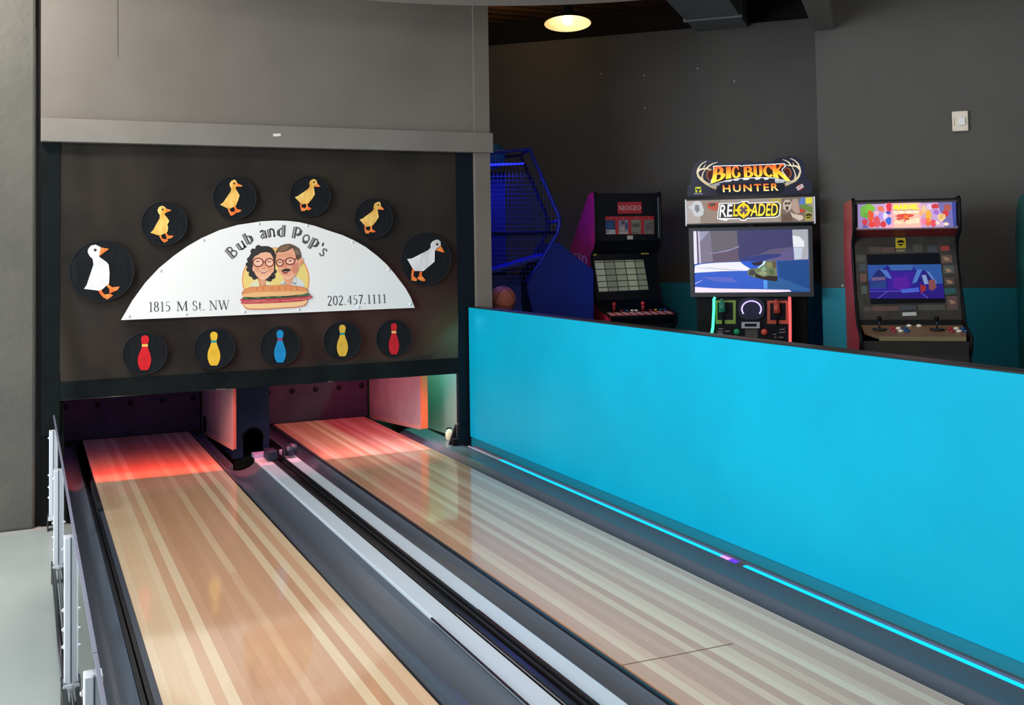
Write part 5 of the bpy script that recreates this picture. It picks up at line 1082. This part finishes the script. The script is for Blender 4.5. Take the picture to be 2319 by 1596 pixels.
# ---------------------------------------------------------------- basketball game behind the half wall
a_ = Vector((.95, -.3, 0)).normalized(); nn_ = Vector((-.3, -.95, 0)).normalized()
HP = CPOS+ray(1200, 600)*9.25
class HF:
    def __call__(s, u, w, zz): return Vector((HP.x, HP.y, 0))+a_*u+nn_*w+Vector((0, 0, zz))
hf = HF()
def hp(x, y, w=0): p = on_plane(x, y, hf(0, w, 0), nn_); d = p-Vector((HP.x, HP.y, 0)); return (d.dot(a_), w, p.z)
t = thing('basketball_game', hf(.1, -.3, FZ), 'blue lit basketball shooting game with a netted cage behind the half wall', 'basketball game')
M_hb = mottled('blue_game_panel', (1, 20, 96), (2, 28, 112), 1.5, .5, spec=.15)
M_hb2 = mat((3, 10, 64), .6, spec=.15); M_fr = mat((4, 26, 140), .45, spec=.25)
M_wire = mat((34, 46, 96), .6, spec=.2)
side = [(1252, 547), (1266, 549), (1300, 578), (1338, 606), (1345, 612), (1345, 760), (1225, 760), (1208, 715), (1197, 672), (1193, 650), (1198, 632), (1222, 598)]
b = MB(hf); b.slab([hp(x, y) for x, y in side], (0, -.04, 0), M_hb); b.build('side_panel', t, .008)
b = MB(hf); b.slab([(p[0], -.62, p[2]) for p in [hp(x, y) for x, y in side]], (0, -.04, 0), M_hb2); b.build('side_panel', t)
L0 = -.36
b = MB(hf); x1 = hp(1345, 700)[0]
b.box((x1-.02, -.62, FZ), (x1-.004, -.04, hp(1345, 622)[2]), M_hb); b.box((.02, -.62, FZ), (x1-.02, -.04, .95), M_hb2); b.build('body', t)
b = MB(hf); b.slab([(hp(1240, 560)[0], -.04, hp(1240, 575)[2]), (hp(1240, 560)[0], -.62, hp(1240, 575)[2]), (L0-.22, -.62, 1.33), (L0-.22, -.04, 1.33)], (0, 0, -.03), M_fr); b.build('ball_ramp', t)
b = MB(hf); b.box((L0-.22, -.62, .75), (.0, -.60, 1.33), mat((36, 50, 160), .5)); b.build('rear_apron', t)
b = MB(hf); b.box((L0-.22, -.66, 1.30), (hp(1163, 400)[0], -.63, 2.30), mat((6, 12, 70), .6, spec=.15)); b.build('back_board', t)
cage = [(1190, 640), (1222, 598), (1250, 550), (1262, 530), (1268, 508), (1266, 488), (1232, 410), (1200, 337), (1112, 346)]
for w in (-.012, -.63):
    b = MB(hf); b.tube([(hp(x, y)[0], w, hp(x, y)[2]) for x, y in cage]+[(L0-.2, w, 2.36)], .016, M_fr if w > -.1 else M_hb2, 8)
    b.tube([(hp(1262, 527)[0], w, hp(1262, 527)[2]), (L0-.2, w, hp(1115, 527)[2])], .014, M_hb2, 8); b.build('cage_frame', t)
for x, y in ((1200, 337), (1268, 500)): b = MB(hf); p = hp(x, y); b.tube([(p[0], -.012, p[2]), (p[0], -.63, p[2])], .014, M_fr, 8); b.build('cage_frame', t)
# netting: wires clipped to the cage outline
poly = [(hp(x, y)[0], hp(x, y)[2]) for x, y in cage]; poly += [(L0-.2, 2.36), (L0-.2, poly[0][1]-.0)]
def spans(axis, v):
    r = []
    for i in range(len(poly)):
        p, q = poly[i], poly[(i+1) % len(poly)]
        if (p[axis]-v)*(q[axis]-v) < 0: k = (v-p[axis])/(q[axis]-p[axis]); r.append(p[1-axis]+(q[1-axis]-p[1-axis])*k)
    r.sort(); return list(zip(r[::2], r[1::2]))
for w in (-.012, -.63):
    b = MB(hf); rr = .0022
    v = L0-.22
    while v < .26:
        for a0, a1 in spans(0, v): b.tube([(v, w, a0), (v, w, a1)], rr, M_wire, 4, cap=False)
        v += .034
    v = 1.30
    while v < 2.39:
        for a0, a1 in spans(1, v): b.tube([(a0, w, v), (a1, w, v)], rr, M_wire, 4, cap=False)
        v += .040
    b.build('safety_net', t)
b = MB(hf); b.tube([(L0-.2, -.15, 2.325), (-.02, -.15, 2.345)], .010, E_((30, 40, 255), 3.0), 8); b.build('light_bar', t)
b = MB(hf); b.lathe([(.12, 0), (.12, .03)], (-.29, -.3, 2.42), mat((0, 80, 130), .5), 24, ((1, 0, 0), (0, 0, 1), (0, 1, 0))); b.build('top_emblem', t)
lp = hf(-.25, -.2, 2.25); l = bpy.data.lights.new('basketball_blue_led', 'AREA'); l.size = .5; l.energy = 9; l.color = (.06, .08, 1); o = bpy.data.objects.new('basketball_blue_led', l); COL.objects.link(o); o.location = lp
# ball tray and ball
rack = thing('ball_tray', hf(-.25, .2, FZ), 'dark blue ball tray with a white edge holding the basketball', 'ball tray')
bc = on_plane(1137, 678, hf(0, .20, 0), nn_); br_ = .118; tb = bc.z-br_
b = MB(hf); b.box((-.46, .05, FZ), (-.16, .36, tb-.004), mat((14, 30, 96), .45)); b.build('tray_body', rack)
b = MB(hf); b.slab([(-.16, .06, tb+.005), (-.02, .06, tb-.12), (-.02, .34, tb-.12), (-.16, .34, tb+.005)], (0, 0, -.03), mat((16, 30, 90), .45)); b.build('tray_slope', rack)
b = MB(hf); b.slab([(-.15, .342, tb-.005), (-.02, .342, tb-.115), (-.02, .342, tb-.155), (-.13, .342, tb-.075)], (0, .004, 0), mat((210, 206, 200), .5)); b.build('white_edge', rack)
ball = thing('basketball', (bc.x, bc.y, tb), 'brown basketball resting on the blue tray beside the grey post', 'basketball')
b = MB(); b.lathe([(br_*math.sin(PI*k/20), -br_*math.cos(PI*k/20)) for k in range(21)], bc, mottled('basketball_rubber', (166, 92, 72), (182, 104, 82), 60, .5, bump=.3), 32); b.build('ball', ball)
b = MB(); rot = Matrix.Rotation(.5, 3, 'X') @ Matrix.Rotation(.6, 3, 'Z')
for ax in range(3):
    ring = []
    for k in range(36):
        a = 2*PI*k/36; p = [(math.cos(a), math.sin(a), 0), (math.cos(a), 0, math.sin(a)), (0, math.cos(a), math.sin(a))][ax]; ring.append(bc+rot @ (Vector(p)*(br_+.0005)))
    b.tube(ring, .0028, mat((40, 24, 26), .6), 6, closed=True)
b.build('seams', ball)

# ---------------------------------------------------------------- lamp, alarm
lc = CPOS+ray(1285.5, 54)*8.8
t = thing('pendant_lamp', (lc.x, lc.y, lc.z), 'shallow pendant lamp with a glowing bulb under the dark metal ceiling', 'pendant lamp')
R_ = .2
TA = ((RIGHT.x, RIGHT.y, 0), (-RIGHT.y*math.cos(.15), RIGHT.x*math.cos(.15), -math.sin(.15)), (-RIGHT.y*math.sin(.15), RIGHT.x*math.sin(.15), math.cos(.15)))
b = MB(); b.lathe([(R_, 0), (R_*.92, .02), (R_*.45, .075), (.05, .11), (.03, .17)], lc, M_black, 40, TA, caps=False); b.build('shade', t)
b = MB(); b.lathe([(R_-.004, .001), (R_*.9, .016), (R_*.43, .068), (.045, .10)], lc, mat((244, 222, 180), .5), 40, TA, caps=False); b.build('shade_lining', t)
b = MB(); b.lathe([(0, -.01), (.03, .0), (.045, .03), (.03, .07), (.018, .105)], lc, E_((255, 222, 165), 12), 20, TA); b.build('bulb', t)
b = MB(); b.tube([(lc.x, lc.y, lc.z+.165), (lc.x, lc.y, 4.11)], .008, M_black, 8); b.build('cord', t)
l = bpy.data.lights.new('pendant_bulb', 'POINT'); l.energy = 1.0; l.color = (1, .72, .42); l.shadow_soft_size = .04; o = bpy.data.objects.new('pendant_bulb', l); COL.objects.link(o); o.location = (lc.x, lc.y, lc.z-.03)
l = bpy.data.lights.new('added_ceiling_glow', 'POINT'); l.energy = 6; l.color = (1, .66, .34); l.shadow_soft_size = .05; o = bpy.data.objects.new('added_ceiling_glow', l); COL.objects.link(o); o.location = (4.25, 9.4, 3.88)  # unseen point light added to warm the metal ceiling; no pendant hangs here
nn = Vector((-sq, -sq, 0)); uu = Vector((sq, -sq, 0))
ac = on_plane(2174, 275, (13.39, 0, 0), nn)
wf = lambda u, w, zz: Vector((ac.x, ac.y, ac.z))+uu*u+nn*w+Vector((0, 0, zz))
t = thing('fire_alarm_strobe', ac, 'white fire alarm strobe high on the dark wall at right', 'fire alarm')
b = MB(wf); b.box((-.062, 0, -.084), (.062, .035, .084), mat((226, 216, 200), .45)); b.build('housing', t, .008)
b = MB(wf); b.box((-.012, .035, -.036), (.038, .055, .032), mat((240, 240, 244), .1, coat=.5)); b.build('lens', t, .006)
A = Art(wf(0, .0355, 0), nn, .001)
for k in range(4): A.poly([(2160.5, 268+k*4.6), (2162.5, 268+k*4.6), (2162.5, 271+k*4.6), (2160.5, 271+k*4.6)], mat((170, 120, 100), .6), 1)
A.build('lettering', t)
A = Art((13.39, 0, 0), nn, .001)
A.poly([(1906, 644), (1910, 644), (1910, 649), (1906, 649)], mat((190, 190, 186), .6), 1); struct(A.mb, 'trim_wall_screw')
A = Art((15.25, 0, 0), nn, .001)
for x, y in ((1459, 171), (1663, 184), (1580, 155), (1362, 167), (1460, 245)): A.poly([(x-1.3, y-1.6), (x+1.3, y-1.6), (x+1.3, y+1.6), (x-1.3, y+1.6)], mat((200, 200, 198), .6), 1)
struct(A.mb, 'trim_wall_specks')
